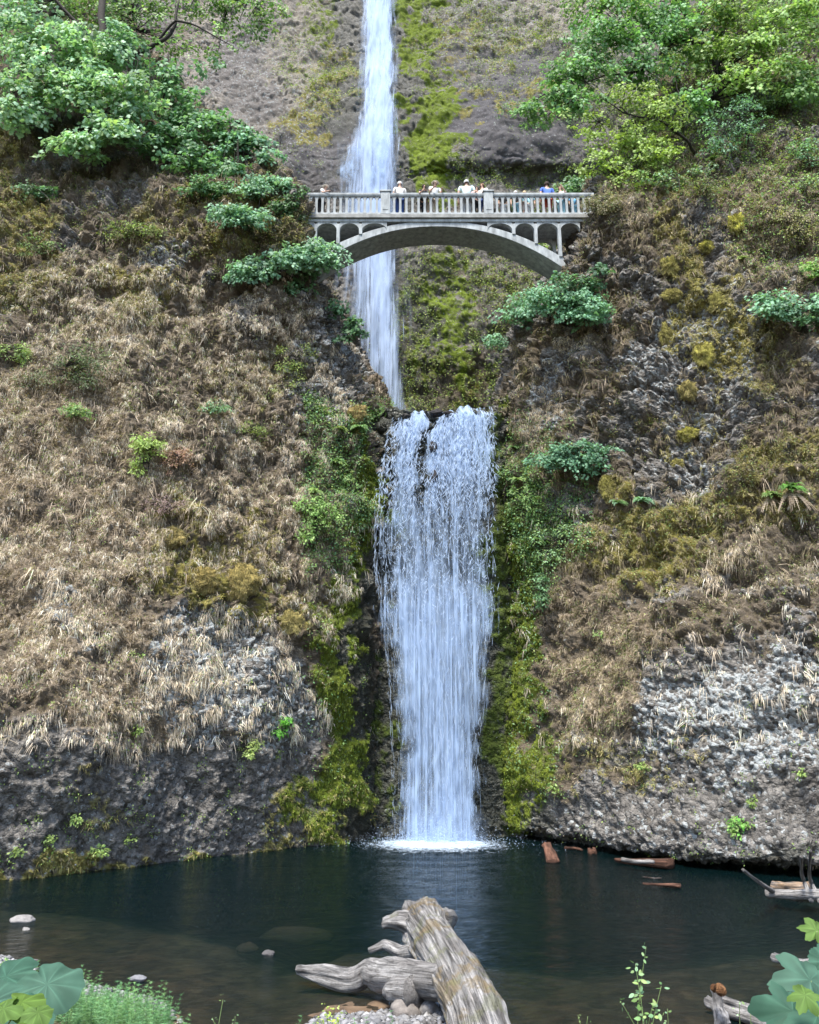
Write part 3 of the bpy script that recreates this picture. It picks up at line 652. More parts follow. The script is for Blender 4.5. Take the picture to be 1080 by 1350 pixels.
def strands(tab, n, pyr, ln, wd, spread=0.0, front=(0.0, 0.5), ufun=None):
    """Thin ribbons of water that follow the fall: n of them, starting between pyr, ln metres long."""
    u = RNG.random(n) if ufun is None else ufun(n)
    py0 = np.abs(RNG.uniform(pyr[0], pyr[1], n) + RNG.normal(0, .16 * (pyr[1] - pyr[0]), n) - pyr[0]) + pyr[0]; L_ = RNG.uniform(*ln, n); W_ = RNG.uniform(*wd, n)
    dy = RNG.uniform(*front, n); K = 5; pts = []
    jx = RNG.normal(0, 1, n) * spread
    for k in range(K):
        py = np.minimum(py0 + L_ * 26 * k / (K - 1), tab[-1][0])
        if tab is LOW and k == 0: py0 = py0 + lipdrop(u, py0); py = py0
        l, r, Y = profile(py, tab)
        px = l + (r - l) * u + jx * 1.0 * k / (K - 1)
        pts.append(PA(px, py, Y - dy - 0.2 * np.sin(math.pi * u.clip(0, 1))))
    pts = np.stack(pts, 1)
    pts[:, :, 0] += 0.5 * W_[:, None] * RNG.normal(0, 1, (n, K))
    prof = np.array([0.15, 0.8, 1.0, 0.8, 0.1]); off = np.zeros((n, K, 3)); off[:, :, 0] = W_[:, None] * prof[None]
    a = RNG.uniform(-0.9, 0.9, n); off[:, :, 1] = off[:, :, 0] * np.sin(a)[:, None]; off[:, :, 0] *= np.cos(a)[:, None]
    V = np.stack([pts - off, pts + off], 2).reshape(-1, 3)
    b = np.arange(n)[:, None] * (2 * K)
    F = [b + np.array([[2 * k, 2 * k + 1, 2 * k + 3, 2 * k + 2]]) for k in range(K - 1)]
    return V, F, np.ones((len(V), 3))
fall = empty('waterfall', W(575, 36.5, 0), 'broad lower waterfall pouring over the lip into the dark pool', 'waterfall')
def gapf(u, py):
    return np.exp(-((u - 0.36 - 0.02 * np.sin(py / 14)) / 0.04) ** 2) * (1 - sstep(610, 690, py)) * sstep(535, 560, py) + 0.8 * np.exp(-((u - 0.07) / 0.06) ** 2) * sstep(560, 590, py) * (1 - sstep(640, 700, py))
def dtop(u, py, g):
    e = sstep(0.0, 0.12, np.minimum(u, 1 - u))
    return (0.72 - 0.2 * sstep(560, 660, py) + 0.0 * py - 0.12 * np.exp(-((py - 735) / 50) ** 2) - 0.1 * sstep(800, 1000, py)) * (0.35 + 0.65 * e) - 0.75 * gapf(u, py)
def dlow(u, py, g):
    e = sstep(0.0, 0.2, np.minimum(u, 1 - u))
    return (0.28 + 0.3 * sstep(720, 820, py) + 0.08 * np.sin(u * 31) + 0.06 * np.sin(u * 57 + 1)) * (0.3 + 0.7 * e) - 0.5 * gapf(u, py)
M_LOW = fall_material('lower fall sheet', 6.0, 0.8, 0.40, 0.70)
M_LOW2 = fall_material('lower fall veil', 7.0, 0.22, 0.40, 0.72, 3.7)
M_LOW3 = fall_material('lower fall mist', 1.6, 0.3, 0.35, 1.1, 5.7)
sheet('water_sheet', LOW, 160, 60, M_LOW, fall, dtop, 0.18, 0.06)
sheet('water_veil', LOW, 120, 40, M_LOW2, fall, dlow, -0.05, 0.05)
sheet('water_veil', LOW, 120, 40, M_LOW3, fall, lambda u, py, g: (0.62 + 0.35 * sstep(700, 860, py)) * sstep(-.05, .22, np.minimum(u, 1 - u)) - 0.7 * gapf(u, py), 0.05, 0.05)
bag = Bag()
def ulow(n):
    return RNG.beta(1.2, 1.2, n) * .92 + .04
def utop(n):
    u = RNG.beta(1.15, 1.15, n); g = (np.abs(u - 0.36) < 0.045) & (RNG.random(n) < 0.85); u[g] += np.where(RNG.random(g.sum()) < .5, .09, -.09); return u
ST = [0.06, 0.13, 0.2, 0.29, 0.35, 0.45, 0.5, 0.6, 0.66, 0.74, 0.83, 0.93]
def ustream(n):
    return (RNG.choice(ST, n) + RNG.normal(0, 0.03, n)).clip(0.01, 0.99)
bag.add(*strands(LOW, 2600, (537, 650), (0.06, 0.3), (0.010, 0.030), 3.0, (0.0, 0.35), utop))
bag.add(*strands(LOW, 2000, (600, 800), (0.06, 0.25), (0.008, 0.022), 3.0, (0.0, 0.5), ulow))
bag.add(*strands(LOW, 900, (650, 1000), (0.2, 0.9), (0.005, 0.012), 1.5, (0.0, 0.5), ustream))
bag.add(*strands(LOW, 900, (760, 1118), (0.06, 0.3), (0.004, 0.010), 1.5, (0.0, 0.6), ulow))
SIDE = [(560, 512, 514, 36.9), (650, 500, 502, 36.7), (700, 496, 498, 36.6), (745, 493, 495, 36.5), (780, 498, 501, 36.3), (880, 511, 514, 36.2), (1000, 516, 520, 36.1), (1110, 516, 522, 36.0)]
bag.add(*strands(SIDE, 170, (560, 1080), (0.1, 0.7), (0.004, 0.010), 1.5, (0, 0.1)))
bag.build('water_strands', M_STRAND, fall)
# upper fall
UP = [(-60, 470, 527, 63), (0, 467, 531, 60.6), (60, 467, 532, 58.6), (120, 466, 533, 56.2), (165, 458, 535, 54.9), (195, 442, 537, 54.0), (250, 424, 542, 53.3), (300, 424, 543, 52.8), (360, 428, 542, 52.2), (420, 440, 543, 51.6), (480, 456, 544, 51.2), (545, 472, 548, 50.8)]
ufall = empty('waterfall', P(505, 540, 50.8), 'tall thin upper waterfall dropping behind the footbridge', 'waterfall')
def dup_(u, py, g):
    e = sstep(0.0, 0.36, np.minimum(u, 1 - u)); core = np.exp(-((u - 0.52 - 0.13 * sstep(120, 240, py) - .02 * sstep(280, 420, py)) / 0.27) ** 2)
    return (0.5 + 0.46 * core - 0.12 * sstep(180, 260, py) - 0.04 * sstep(330, 420, py) - 0.12 * sstep(470, 540, py)) * (0.05 + 0.95 * e)
M_U1 = fall_material('upper fall sheet', 4.2, 0.28, 0.42, 0.72, 1.3, (0.56, 0.66, 0.83))
M_U2 = fall_material('upper fall veil', 2.2, 0.13, 0.32, 0.95, 8.1, (0.5, 0.61, 0.8))
for k, (mt, dy) in enumerate(((M_U1, 0.0), (M_U2, -0.35), (M_U2, 0.3))):
    sheet(('water_sheet', 'water_veil', 'water_veil')[k], UP, 160, 40, mt, ufall, dup_, dy, 0.08)
# spray thrown sideways where the upper fall strikes its ledge
SPR = [(150, 500, 530, 54.6), (175, 490, 527, 54.0), (205, 482, 524, 53.5), (235, 476, 518, 53.2), (262, 472, 512, 53.0)]
SPL = [(178, 470, 492, 54.2), (200, 448, 486, 53.8), (225, 436, 482, 53.4), (255, 432, 480, 53.1)]
M_SPR = fall_material('spray', 3.0, 0.8, 0.42, 0.95, 2.2)
for tb in (SPR, SPL): sheet('spray', tb, 40, 24, M_SPR, ufall, lambda u, py, g: 0.75 * sstep(0, .35, np.minimum(u, 1 - u)) * sstep(tb[0][0], tb[0][0] + 25, py) * (1 - sstep(tb[-1][0] - 30, tb[-1][0], py)), -0.3, 0.1)

# ------------------------------------------------------------------ pool bed, bank and water
SH = np.array([(-16, 19.5), (-8.7, 17.9), (-6.5, 16.2), (-4.1, 14.6), (-3.3, 13.2), (-2.6, 12.3), (-1.9, 12.9), (-1.4, 14.0), (0.5, 14.4), (1.6, 12.9), (3.2, 12.2), (5, 12.6), (7, 13.4), (9, 14.5), (12, 17), (16, 22)])
def bankz(x, y):
    sh = np.interp(x, SH[:, 0], SH[:, 1]); d = sh - y
    land = np.where(d < 1.2, 0.14 * d, 0.168 + (d - 1.2) * 0.17)
    land = np.minimum(land, 2.55)
    w_ = -d
    bed = -np.where(w_ < 5, 0.045 * w_, 0.225 + (w_ - 5) * 0.22)
    bed = np.maximum(bed, -2.6)
    right = sstep(10.2, 13.5, x) * sstep(16, 20, y) * (1 - sstep(26, 29, y))
    bed = bed * (1 - right) + (-0.02 + 0.15 * (x - 12)) * right
    return np.where(d > 0, land, bed)
gx, gy = np.meshgrid(np.linspace(-17, 17, 330), np.concatenate([np.linspace(-8, 9, 60), np.linspace(9.1, 46, 380)]))
gp = np.stack([gx, gy, np.zeros_like(gx)], -1).reshape(-1, 3).astype(F32)
gz = bankz(gp[:, 0], gp[:, 1]) + 0.05 * fbm(gp, 0.9, 3) + 0.03 * fbm(gp, 4, 3) + 0.10 * np.clip(fbm(gp, 1.1, 3, off=4), 0, 1) * (gp[:, 1] > 12)
gp[:, 2] = gz
t = fbm(gp, 3, 4) * 0.5 + 0.5
gc = lerp(np.tile(np.array([[0.055, 0.036, 0.022]], F32), (len(gp), 1)), [0.17, 0.115, 0.072], t)
f1, f2, cid = worley(gp, 3.5); gc = gc * (0.6 + 0.8 * cid[:, None])
o = mesh('ground', gp, [gfaces(*gx.shape)], attr_mat('stream bed', 0.9, 0.05, 9.0), gc, True)
tag(o, 'gravelly bank and brown pool bed under the clear water', 'ground', None, 'structure')
def water_material():
    m, nt, out = nodes('pool water')
    tc = N(nt, 'TexCoord').outputs['Object']
    mp = N(nt, 'Mapping'); mp.inputs['Scale'].default_value = (1.0, 1.7, 1.0); L(nt, tc, mp.inputs['Vector'])
    n1 = N(nt, 'TexNoise', Scale=3.6, Detail=5.0, Roughness=0.62, Distortion=0.5); L(nt, mp.outputs[0], n1.inputs['Vector'])
    n2 = N(nt, 'TexNoise', Scale=0.6, Detail=2.0); L(nt, mp.outputs[0], n2.inputs['Vector'])
    h = math_(nt, 'ADD', n1.outputs['Fac'], math_(nt, 'MULTIPLY', n2.outputs['Fac'], 0.8))
    bp = N(nt, 'Bump', Strength=0.6, Distance=0.07); L(nt, h, bp.inputs['Height'])
    gl = N(nt, 'BsdfGlossy', Roughness=0.06); gl.inputs[0].default_value = (1, 1, 1, 1); L(nt, bp.outputs[0], gl.inputs['Normal'])
    tr = N(nt, 'BsdfTransparent'); tr.inputs[0].default_value = (0.62, 0.62, 0.58, 1)
    df = N(nt, 'BsdfDiffuse'); df.inputs[0].default_value = (0.003, 0.014, 0.016, 1)
    m1 = N(nt, 'MixShader'); m1.inputs[0].default_value = 0.35; L(nt, tr.outputs[0], m1.inputs[1]); L(nt, df.outputs[0], m1.inputs[2])
    fr = N(nt, 'Fresnel', IOR=1.33); L(nt, bp.outputs[0], fr.inputs['Normal'])
    m2 = N(nt, 'MixShader'); L(nt, math_(nt, 'MULTIPLY', fr.outputs[0], 0.55), m2.inputs[0]); L(nt, m1.outputs[0], m2.inputs[1]); L(nt, gl.outputs[0], m2.inputs[2])
    L(nt, m2.outputs[0], out.inputs['Surface'])
    va = N(nt, 'VolumeAbsorption', Density=0.9); va.inputs[0].default_value = (0.18, 0.5, 0.48, 1)
    L(nt, va.outputs[0], out.inputs['Volume'])
    return m
wx, wy = np.meshgrid(np.linspace(-17, 17, 260), np.linspace(11, 44, 260))
wp = np.stack([wx, wy, np.zeros_like(wx)], -1).reshape(-1, 3).astype(F32)
ctr = W(575, 35.5, 0); rr = np.hypot(wp[:, 0] - ctr[0], wp[:, 1] - ctr[1])
wp[:, 2] = 0.012 * fbm(wp, 1.5, 3) + 0.03 * np.sin(rr * 4.5) * np.exp(-rr / 2.6)
o = mesh('water', wp, [gfaces(*wx.shape)], water_material(), None, True)
tag(o, 'dark green still pool below the lower waterfall', 'water', None, 'structure')
# foam where the fall strikes the pool
def foam_material():
    m, nt, out = nodes('foam')
    den = N(nt, 'Attribute', attribute_name='dens')
    n = noise(nt, 3.2, 6, 0.75, None, 0.6)
    a = N(nt, 'MapRange'); L(nt, math_(nt, 'ADD', n, math_(nt, 'MULTIPLY_ADD', den.outputs['Fac'], 0.9, -0.75)), a.inputs[0]); a.inputs[1].default_value = 0.28; a.inputs[2].default_value = 0.62; a.inputs[4].default_value = 0.9
    df = N(nt, 'BsdfDiffuse'); df.inputs[0].default_value = (0.5, 0.6, 0.72, 1); tr = N(nt, 'BsdfTransparent')
    mx = N(nt, 'MixShader'); L(nt, a.outputs[0], mx.inputs[0]); L(nt, tr.outputs[0], mx.inputs[1]); L(nt, df.outputs[0], mx.inputs[2]); L(nt, mx.outputs[0], out.inputs[0])
    return m
M_FOAM = foam_material()
fx, fy = np.meshgrid(np.linspace(-6.5, 6.5, 150), np.linspace(-6.2, 2.2, 120))
r = np.hypot(fx / 1.15, np.where(fy < 0, fy * 1.25, fy))
r = np.hypot(fx / 1.3, np.where(fy < 0, fy * 0.8, fy))
fp = np.stack([fx + ctr[0], fy + ctr[1], 0.05 + 0.09 * np.exp(-(r / 1.5) ** 2) + 0 * fx], -1).reshape(-1, 3).astype(F32)
fp[:, 2] += 0.10 * np.exp(-(r.ravel() / 2.2) ** 2) * fbm(fp, 3.0, 3)
dn = 0.30 * np.exp(-(r / 1.5) ** 4) + 0.72 * np.exp(-(r / 3.7) ** 3) + 0.25 * np.exp(-((r - 3.9) / 0.5) ** 2)
mesh('foam', fp, [gfaces(*fx.shape)], M_FOAM, None, True, fall, attrs={'dens': dn.ravel()})
n = 7000; a = RNG.uniform(0, 6.28, n); q = np.abs(RNG.normal(0, 1.5, n))
sp = np.stack([ctr[0] + np.cos(a) * q * 1.25, ctr[1] - 0.2 + np.sin(a) * q * 0.7, 0.05 + RNG.exponential(0.4, n) * np.exp(-q / 2.5)], 1)
V, F_, c_ = leaves(sp.astype(F32), rv(n), rv(n), RNG.uniform(0.015, 0.06, n), np.ones((n, 3)))
MST = [(1020, 505, 655, 35.6), (1070, 495, 662, 35.3), (1100, 488, 668, 35.0), (1122, 484, 672, 34.7)]
sheet('mist', MST, 30, 30, fall_material('mist', 0.9, 0.7, 0.30, 1.25, 4.4), fall, lambda u, py, g: 0.62 * sstep(0, .3, np.minimum(u, 1 - u)) * sstep(1020, 1090, py), 0.0, 0.1)
mesh('splash', V, F_, M_STRAND, None, False, fall)

# ------------------------------------------------------------------ arched concrete footbridge
YF, YB = 36.2, 38.0                                  # front and back faces
def bx(px, py=300): return P(px, py, YF)[0]
def bz(py): return P(576, py, YF)[2]
bridge = empty('footbridge', P(576, 287, 37.1), 'slender arched concrete footbridge crossing the gorge in front of the upper waterfall', 'bridge')
zd_top, zd_bot = bz(283.5), bz(291)
x0, x1 = bx(376), bx(786)
cx = bx(576.5); U = bx(577.5) - bx(576.5)            # metres per photograph pixel on the front face
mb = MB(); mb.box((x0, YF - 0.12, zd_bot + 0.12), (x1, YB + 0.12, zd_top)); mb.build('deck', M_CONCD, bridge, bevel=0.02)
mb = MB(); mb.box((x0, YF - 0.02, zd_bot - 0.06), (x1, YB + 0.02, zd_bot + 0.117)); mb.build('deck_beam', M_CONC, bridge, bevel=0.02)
# arch rib: top and underside curves as (pixels from the middle, photograph row)
ax = np.linspace(-176, 176, 61)
def topz(d): return bz(290.2 + 46.0 * (np.abs(d) / 160.0) ** 2.15)
def botz(d): return topz(d) - (0.34 + 0.28 * (np.abs(d) / 160.0) ** 2)
def prof(d0, d1, n, f): return [(cx + d * U, float(f(d))) for d in np.linspace(d0, d1, n)]
mb = MB()
xs = np.linspace(-178, 178, 73)
V = []; 
for d in xs:
    zt, zb = min(float(topz(d)), zd_bot - 0.055), float(botz(d))
    V += [(cx + d * U, YF + 0.06, zt), (cx + d * U, YF + 0.06, zb), (cx + d * U, YB - 0.06, zb), (cx + d * U, YB - 0.06, zt)]
Fc = [(4 * i + k, 4 * i + (k + 1) % 4, 4 * i + 4 + (k + 1) % 4, 4 * i + 4 + k) for i in range(len(xs) - 1) for k in range(4)] + [(3, 2, 1, 0), tuple(4 * (len(xs) - 1) + k for k in range(4))]
mb.add(V, Fc); mb.build('arch_rib', M_CONC, bridge, bevel=0.02)
# spandrel columns and the little arches between them
colpx = [416, 446, 475.5, 677.5, 706.5, 737.5]
for c in colpx:
    d = c - 576.5; zb = float(topz(d)) - 0.05 if abs(d) < 165 else float(topz(d)) - 0.6
    for ya, yb in ((YF + 0.0, YF + 0.32), (YB - 0.32, YB)):
        mb = MB(); hw = 0.085
        mb.box((bx(c) - hw, ya, zb), (bx(c) + hw, yb, zd_bot - 0.17)); mb.build('spandrel_column', M_CONC, bridge, bevel=0.015)
spans = [(388, 416), (416, 446), (446, 475.5), (475.5, 512), (641, 677.5), (677.5, 706.5), (706.5, 737.5), (737.5, 767)]
for a_, b_ in spans:
    xa, xb = bx(a_) + (0.0), bx(b_)
    n = 14; ztop = zd_bot - 0.065; rise = 0.42; hw = (xb - xa) / 2; xm = (xa + xb) / 2
    ring = [(xm - (hw - 0.08) * math.cos(math.pi * k / n), ztop - 0.06 - rise + rise * math.sin(math.pi * k / n)) for k in range(n + 1)]
    for y0_, y1_ in ((YF + 0.03, YF + 0.28), (YB - 0.28, YB - 0.03)):
        mb = MB(); V = []; Fc = []
        for k, (x, z) in enumerate(ring): V += [(x, y0_, ztop), (x, y0_, z), (x, y1_, z), (x, y1_, ztop)]
        Fc = [(4 * k + j, 4 * k + (j + 1) % 4, 4 * k + 4 + (j + 1) % 4, 4 * k + 4 + j) for k in range(n) for j in range(4)] + [(3, 2, 1, 0), (4 * n, 4 * n + 1, 4 * n + 2, 4 * n + 3)]
        mb.add(V, Fc)
        mb.build('spandrel_arch', M_CONC, bridge)
# balustrade
zr = bz(255.3)
mb = MB(); mb.box((x0, YF - 0.09, zr - 0.13), (x1, YF + 0.16, zr)); mb.box((x0, YF - 0.06, zr - 0.2), (x1, YF + 0.12, zr - 0.133))
rail = mb.build('railing', M_CONC, bridge, bevel=0.012)
mb = MB(); mb.box((x0, YF - 0.05, zd_top + 0.003), (x1, YF + 0.12, zd_top + 0.13)); mb.build('bottom_rail', M_CONC, rail, bevel=0.012)
def baluster_mesh():
    mb = MB(); h0, h1 = zd_top + 0.13, zr - 0.2
    for za, zb, w_ in ((h0, h0 + 0.08, 0.085), (h0 + 0.08, h1 - 0.14, 0.06), (h1 - 0.14, h1 - 0.07, 0.085), (h1 - 0.07, h1, 0.12)):
        mb.box((-w_, -0.05, za - h0), (w_, 0.05, zb - h0 - 0.001))
    return mb
bal = None
posts = [(508, 7.5), (645, 7.5)]
for a_, b_, n in ((380, 500.5, 15), (515.5, 637.5, 15), (652.5, 784, 17)):
    for k in range(n):
        px_ = a_ + (b_ - a_) * (k + 0.5) / n
        if bal is None:
            bal = baluster_mesh().build('baluster', M_CONC, rail); o = bal
        else:
            o = bal.copy(); C.objects.link(o); o.parent = rail; o.matrix_parent_inverse = bal.matrix_parent_inverse
        o.location = (bx(px_), YF + 0.035, zd_top + 0.131)
for c, _ in posts:
    mb = MB(); mb.box((bx(c) - 0.25, YF - 0.115, zd_top + 0.004), (bx(c) + 0.25, YF + 0.2, zr + 0.05)); mb.box((bx(c) - 0.31, YF - 0.16, zr + 0.052), (bx(c) + 0.31, YF + 0.24, zr + 0.15))
    mb.box((bx(c) - 0.15, YF - 0.135, zd_top + 0.25), (bx(c) + 0.15, YF - 0.1, zr - 0.12))
    mb.build('railing_pier', M_CONC, bridge, bevel=0.015)
mb = MB(); mb.box((x0, YB - 0.16, zr - 0.2), (x1, YB + 0.09, zr)); mb.box((x0, YB - 0.12, zd_top + 0.003), (x1, YB + 0.05, zd_top + 0.13))
for k in range(60):
    xk = x0 + (x1 - x0) * (k + 0.5) / 60; mb.box((xk - 0.06, YB - 0.08, zd_top + 0.132), (xk + 0.06, YB + 0.02, zr - 0.203))
mb.build('rear_railing', M_CONC, bridge)

# ------------------------------------------------------------------ people on the bridge
def skinobj(name, verts, edges, rad, mat, parent, sub=1):
    me = bpy.data.meshes.new(name); me.from_pydata([tuple(v) for v in verts], edges, []); me.materials.append(mat)
    o = bpy.data.objects.new(name, me); C.objects.link(o)
    md = o.modifiers.new('skin', 'SKIN'); md.use_smooth_shade = True
    sv = me.skin_vertices[0].data
    for i, r in enumerate(rad): sv[i].radius = (r, r) if np.isscalar(r) else r
    sv[0].use_root = True
    o.modifiers.new('sub', 'SUBSURF').levels = sub; o.modifiers['sub'].render_levels = sub
    if parent: o.parent = parent
    return o
M_SKIN = plain('skin', (0.5, 0.31, 0.23), 0.6, 0.08)
MCOL = {}
def cloth(c):
    if c not in MCOL: MCOL[c] = plain('cloth', c, 0.85, 0.1, 9.0)
    return MCOL[c]
def person(px, toppy, shirt, legs, hair, label, turn=0.0, arms='rest', lean=0.0, shorts=False, hat=None, Y=36.62, build=1.0, h=None):
    base = P(px, 283, Y); base[2] = zd_top + 0.004
    H = (P(px, toppy, Y)[2] - base[2]) / 0.985 if h is None else h
    root = empty('person', base, label, 'person', 'people on the footbridge'); root.rotation_euler = (0, 0, turn)
    ly = -lean * H                                    # lean forward (towards -y before turning)
    b = build
    J = {'pel': (0, 0, .53), 'sp': (0, ly * .3, .63), 'ch': (0, ly * .7, .74), 'nk': (0, ly, .83), 'nk2': (0, ly * 1.03 - .004, .865), 'hd': (0, ly * 1.08 - .012, .915), 'ht': (0, ly * 1.1 - .008, .972), 'no': (0, ly * 1.1 - .062, .915)}
    for s_, q in ((-1, 'l'), (1, 'r')):
        J['hp' + q] = (s_ * .052, 0, .5); J['kn' + q] = (s_ * .058, -.012, .28); J['an' + q] = (s_ * .062, .012, .045); J['to' + q] = (s_ * .075, -.075, .018)
        sx = s_ * .112 * b; J['sh' + q] = (sx, ly * .9, .81)
        if arms == 'rest': el, wr, ha = (sx * 1.25, ly * .9 - .06, .66), (sx * .9, ly - .19, .655), (sx * .8, ly - .235, .65)
        elif arms == 'raise' or (arms == 'one' and s_ > 0): el, wr, ha = (sx * 1.3, ly - .1, .70), (sx * .75, ly - .2, .82), (sx * .6, ly - .215, .855)
        else: el, wr, ha = (sx * 1.25, ly * .8 + .015, .65), (sx * 1.28, ly * .6 - .03, .51), (sx * 1.25, ly * .6 - .04, .465)
        J['el' + q], J['wr' + q], J['ha' + q] = el, wr, ha
        d = unit(np.array(ha) - np.array(wr))
        for k in range(4): J['f%d%s' % (k, q)] = tuple(np.array(ha) + d * (.036, .042, .04, .03)[k] + np.array([(k - 1.5) * .013, -.006, -.008]))
        J['th' + q] = tuple(np.array(wr) + d * .03 + np.array([-s_ * .026, -.01, .005]))
    R = {'pel': .068 * b, 'sp': .062 * b, 'ch': (.072 * b, .058 * b), 'nk': .036, 'nk2': .03, 'hd': .048, 'ht': .034, 'no': .008}
    E = [('pel', 'sp'), ('sp', 'ch'), ('ch', 'nk'), ('nk', 'nk2'), ('nk2', 'hd'), ('hd', 'ht'), ('hd', 'no')]
    for q in 'lr':
        R.update({'hp' + q: .05 * b, 'kn' + q: .034, 'an' + q: .023, 'to' + q: .018, 'sh' + q: .034 * b, 'el' + q: .024, 'wr' + q: .016, 'ha' + q: .018, 'th' + q: .0055})
        E += [('pel', 'hp' + q), ('hp' + q, 'kn' + q), ('kn' + q, 'an' + q), ('an' + q, 'to' + q), ('ch', 'sh' + q), ('sh' + q, 'el' + q), ('el' + q, 'wr' + q), ('wr' + q, 'ha' + q), ('wr' + q, 'th' + q)]
        for k in range(4): R['f%d%s' % (k, q)] = .005; E.append(('ha' + q, 'f%d%s' % (k, q)))
    def sub(keys, edges, grow, name, mat, ends={}):
        J2 = {k: ends.get(k, J[k]) for k in keys}; ix = {k: i for i, k in enumerate(keys)}
        rr = [tuple((np.array(R[k]) * grow[0] + grow[1]) * H * np.ones(2)) for k in keys]
        return skinobj(name, [np.array(J2[k]) * H for k in keys], [(ix[a_], ix[b_]) for a_, b_ in edges], rr, mat, root)
    keys = list(J); keys.remove('pel'); keys = ['pel'] + keys
    sub(keys, E, (1, 0), 'body', M_SKIN)
    mid = lambda a_, b_, t_: tuple(np.array(J[a_]) * (1 - t_) + np.array(J[b_]) * t_)
    sub(['ch', 'pel', 'sp', 'nk', 'shl', 'shr', 'ell', 'elr'], [('pel', 'sp'), ('sp', 'ch'), ('ch', 'nk'), ('ch', 'shl'), ('ch', 'shr'), ('shl', 'ell'), ('shr', 'elr')], (1.1, .006), 'shirt', cloth(shirt),
        {'ell': mid('shl', 'ell', .75), 'elr': mid('shr', 'elr', .75), 'nk': mid('ch', 'nk', .8)})
    t_ = 0.95 if shorts else 1.0
    kk = ['pel', 'hpl', 'hpr', 'knl', 'knr'] + ([] if shorts else ['anl', 'anr'])
    ee = [('pel', 'hpl'), ('pel', 'hpr'), ('hpl', 'knl'), ('hpr', 'knr')] + ([] if shorts else [('knl', 'anl'), ('knr', 'anr')])
    sub(kk, ee, (1.12, .006), 'shorts' if shorts else 'trousers', cloth(legs))
    hc = np.array(J['hd']) * H + np.array([0, .012 * H, .022 * H])
    bm_v = []; bm_f = []; nu, nv_ = 12, 6
    for j in range(nv_ + 1):
        th = (math.pi * 0.62) * j / nv_
        for k in range(nu):
            ph = 2 * math.pi * k / nu; fr = 1.0 if math.sin(ph) > -0.3 else 0.86
            bm_v.append(hc + H * np.array([.058 * math.sin(th) * math.cos(ph), .066 * math.sin(th) * math.sin(ph) * fr, .062 * math.cos(th)]))
    for j in range(nv_):
        for k in range(nu): bm_f.append((j * nu + k, (j + 1) * nu + k, (j + 1) * nu + (k + 1) % nu, j * nu + (k + 1) % nu))
    mb = MB(); mb.add(bm_v, bm_f); ho = mb.build('hat' if hat else 'hair', cloth(hat or hair), None, True); ho.parent = root
    if hat:
        mb = MB(); n = 16
        ring = [hc + H * np.array([r_ * math.cos(2 * math.pi * k / n), r_ * 1.1 * math.sin(2 * math.pi * k / n) - .01, z_]) for r_, z_ in ((.05, .012), (.085, .0), (.085, -.006), (.05, .002)) for k in range(n)]
        mb.add(ring, [(j * n + k, j * n + (k + 1) % n, ((j + 1) % 4) * n + (k + 1) % n, ((j + 1) % 4) * n + k) for j in range(4) for k in range(n)])
        br = mb.build('brim', cloth(hat), None, True); br.parent = ho
    return root
WHT = (0.75, 0.75, 0.73); BLK = (0.025, 0.025, 0.03); JEAN = (0.05, 0.1, 0.3); PALE = (0.55, 0.68, 0.68); BLUE = (0.08, 0.16, 0.5); RED = (0.45, 0.08, 0.05); LBL = (0.3, 0.55, 0.65); KHA = (0.4, 0.33, 0.24); DKH = (0.04, 0.025, 0.02); BRH = (0.16, 0.09, 0.05); GRY = (0.5, 0.5, 0.5); BLH = (0.45, 0.35, 0.2)
person(423, 247, WHT, BLK, BLH, 'person in white top and dark trousers alone over the left span, pale hat', 0.9, 'rest', .06, hat=(0.7, 0.66, 0.6))
person(527, 240, (0.7, 0.66, 0.62), JEAN, GRY, 'person in white shirt and blue jeans just past the left railing pier', 0.2, 'down', 0)
person(555, 250, BLK, BLK, DKH, 'person all in black bent over the railing between two white shirts', 0.4, 'rest', .1)
person(562, 253, (0.6, 0.5, 0.42), KHA, BRH, 'short person in beige crouching low behind the railing near the arch crown', -0.3, 'down', .05, True)
person(572.5, 242, WHT, (0.6, 0.52, 0.45), BRH, 'person in white top and sun hat with pale trousers, above the arch crown', 0.3, 'rest', .03, hat=(0.62, 0.56, 0.48))
person(616, 238, PALE, GRY, GRY, 'large grey-haired person in pale shirt seen from behind, tallest on the bridge', 3.1, 'down', 0, build=1.25)
person(629, 246.5, (0.5, 0.36, 0.36), BLK, DKH, 'small person in dusky pink top beside the large pale shirt', 0.2, 'rest', 0)
person(637, 242.5, WHT, JEAN, BRH, 'brown-haired person in white top beside the right railing pier', -0.5, 'down', 0)
person(664, 255, BLK, WHT, DKH, 'child in black top and white trousers just past the right railing pier', 0.2, 'down', 0)
person(681, 252, BLK, LBL, GRY, 'short grey-haired person in black top and light blue trousers', 0.0, 'down', 0)
person(693, 252, LBL, (0.6, 0.5, 0.45), BLH, 'fair-haired child in light blue top, left of two matching children', 0.3, 'down', 0, True)
person(700, 255, (0.35, 0.6, 0.68), WHT, BRH, 'brown-haired child in turquoise top, right of two matching children', -0.2, 'down', 0)
person(723, 240.5, BLUE, RED, DKH, 'dark-haired person in blue shirt and red shorts seen from behind', 3.3, 'down', 0, True, build=1.12)
person(741, 246.5, (0.72, 0.72, 0.72), LBL, BRH, 'brown-haired person in white shirt with pale blue trousers near the right end', -0.4, 'one', 0)
person(757, 256, (0.15, 0.4, 0.65), LBL, BRH, 'child in bright blue top by the right end of the bridge', 0.2, 'down', 0)

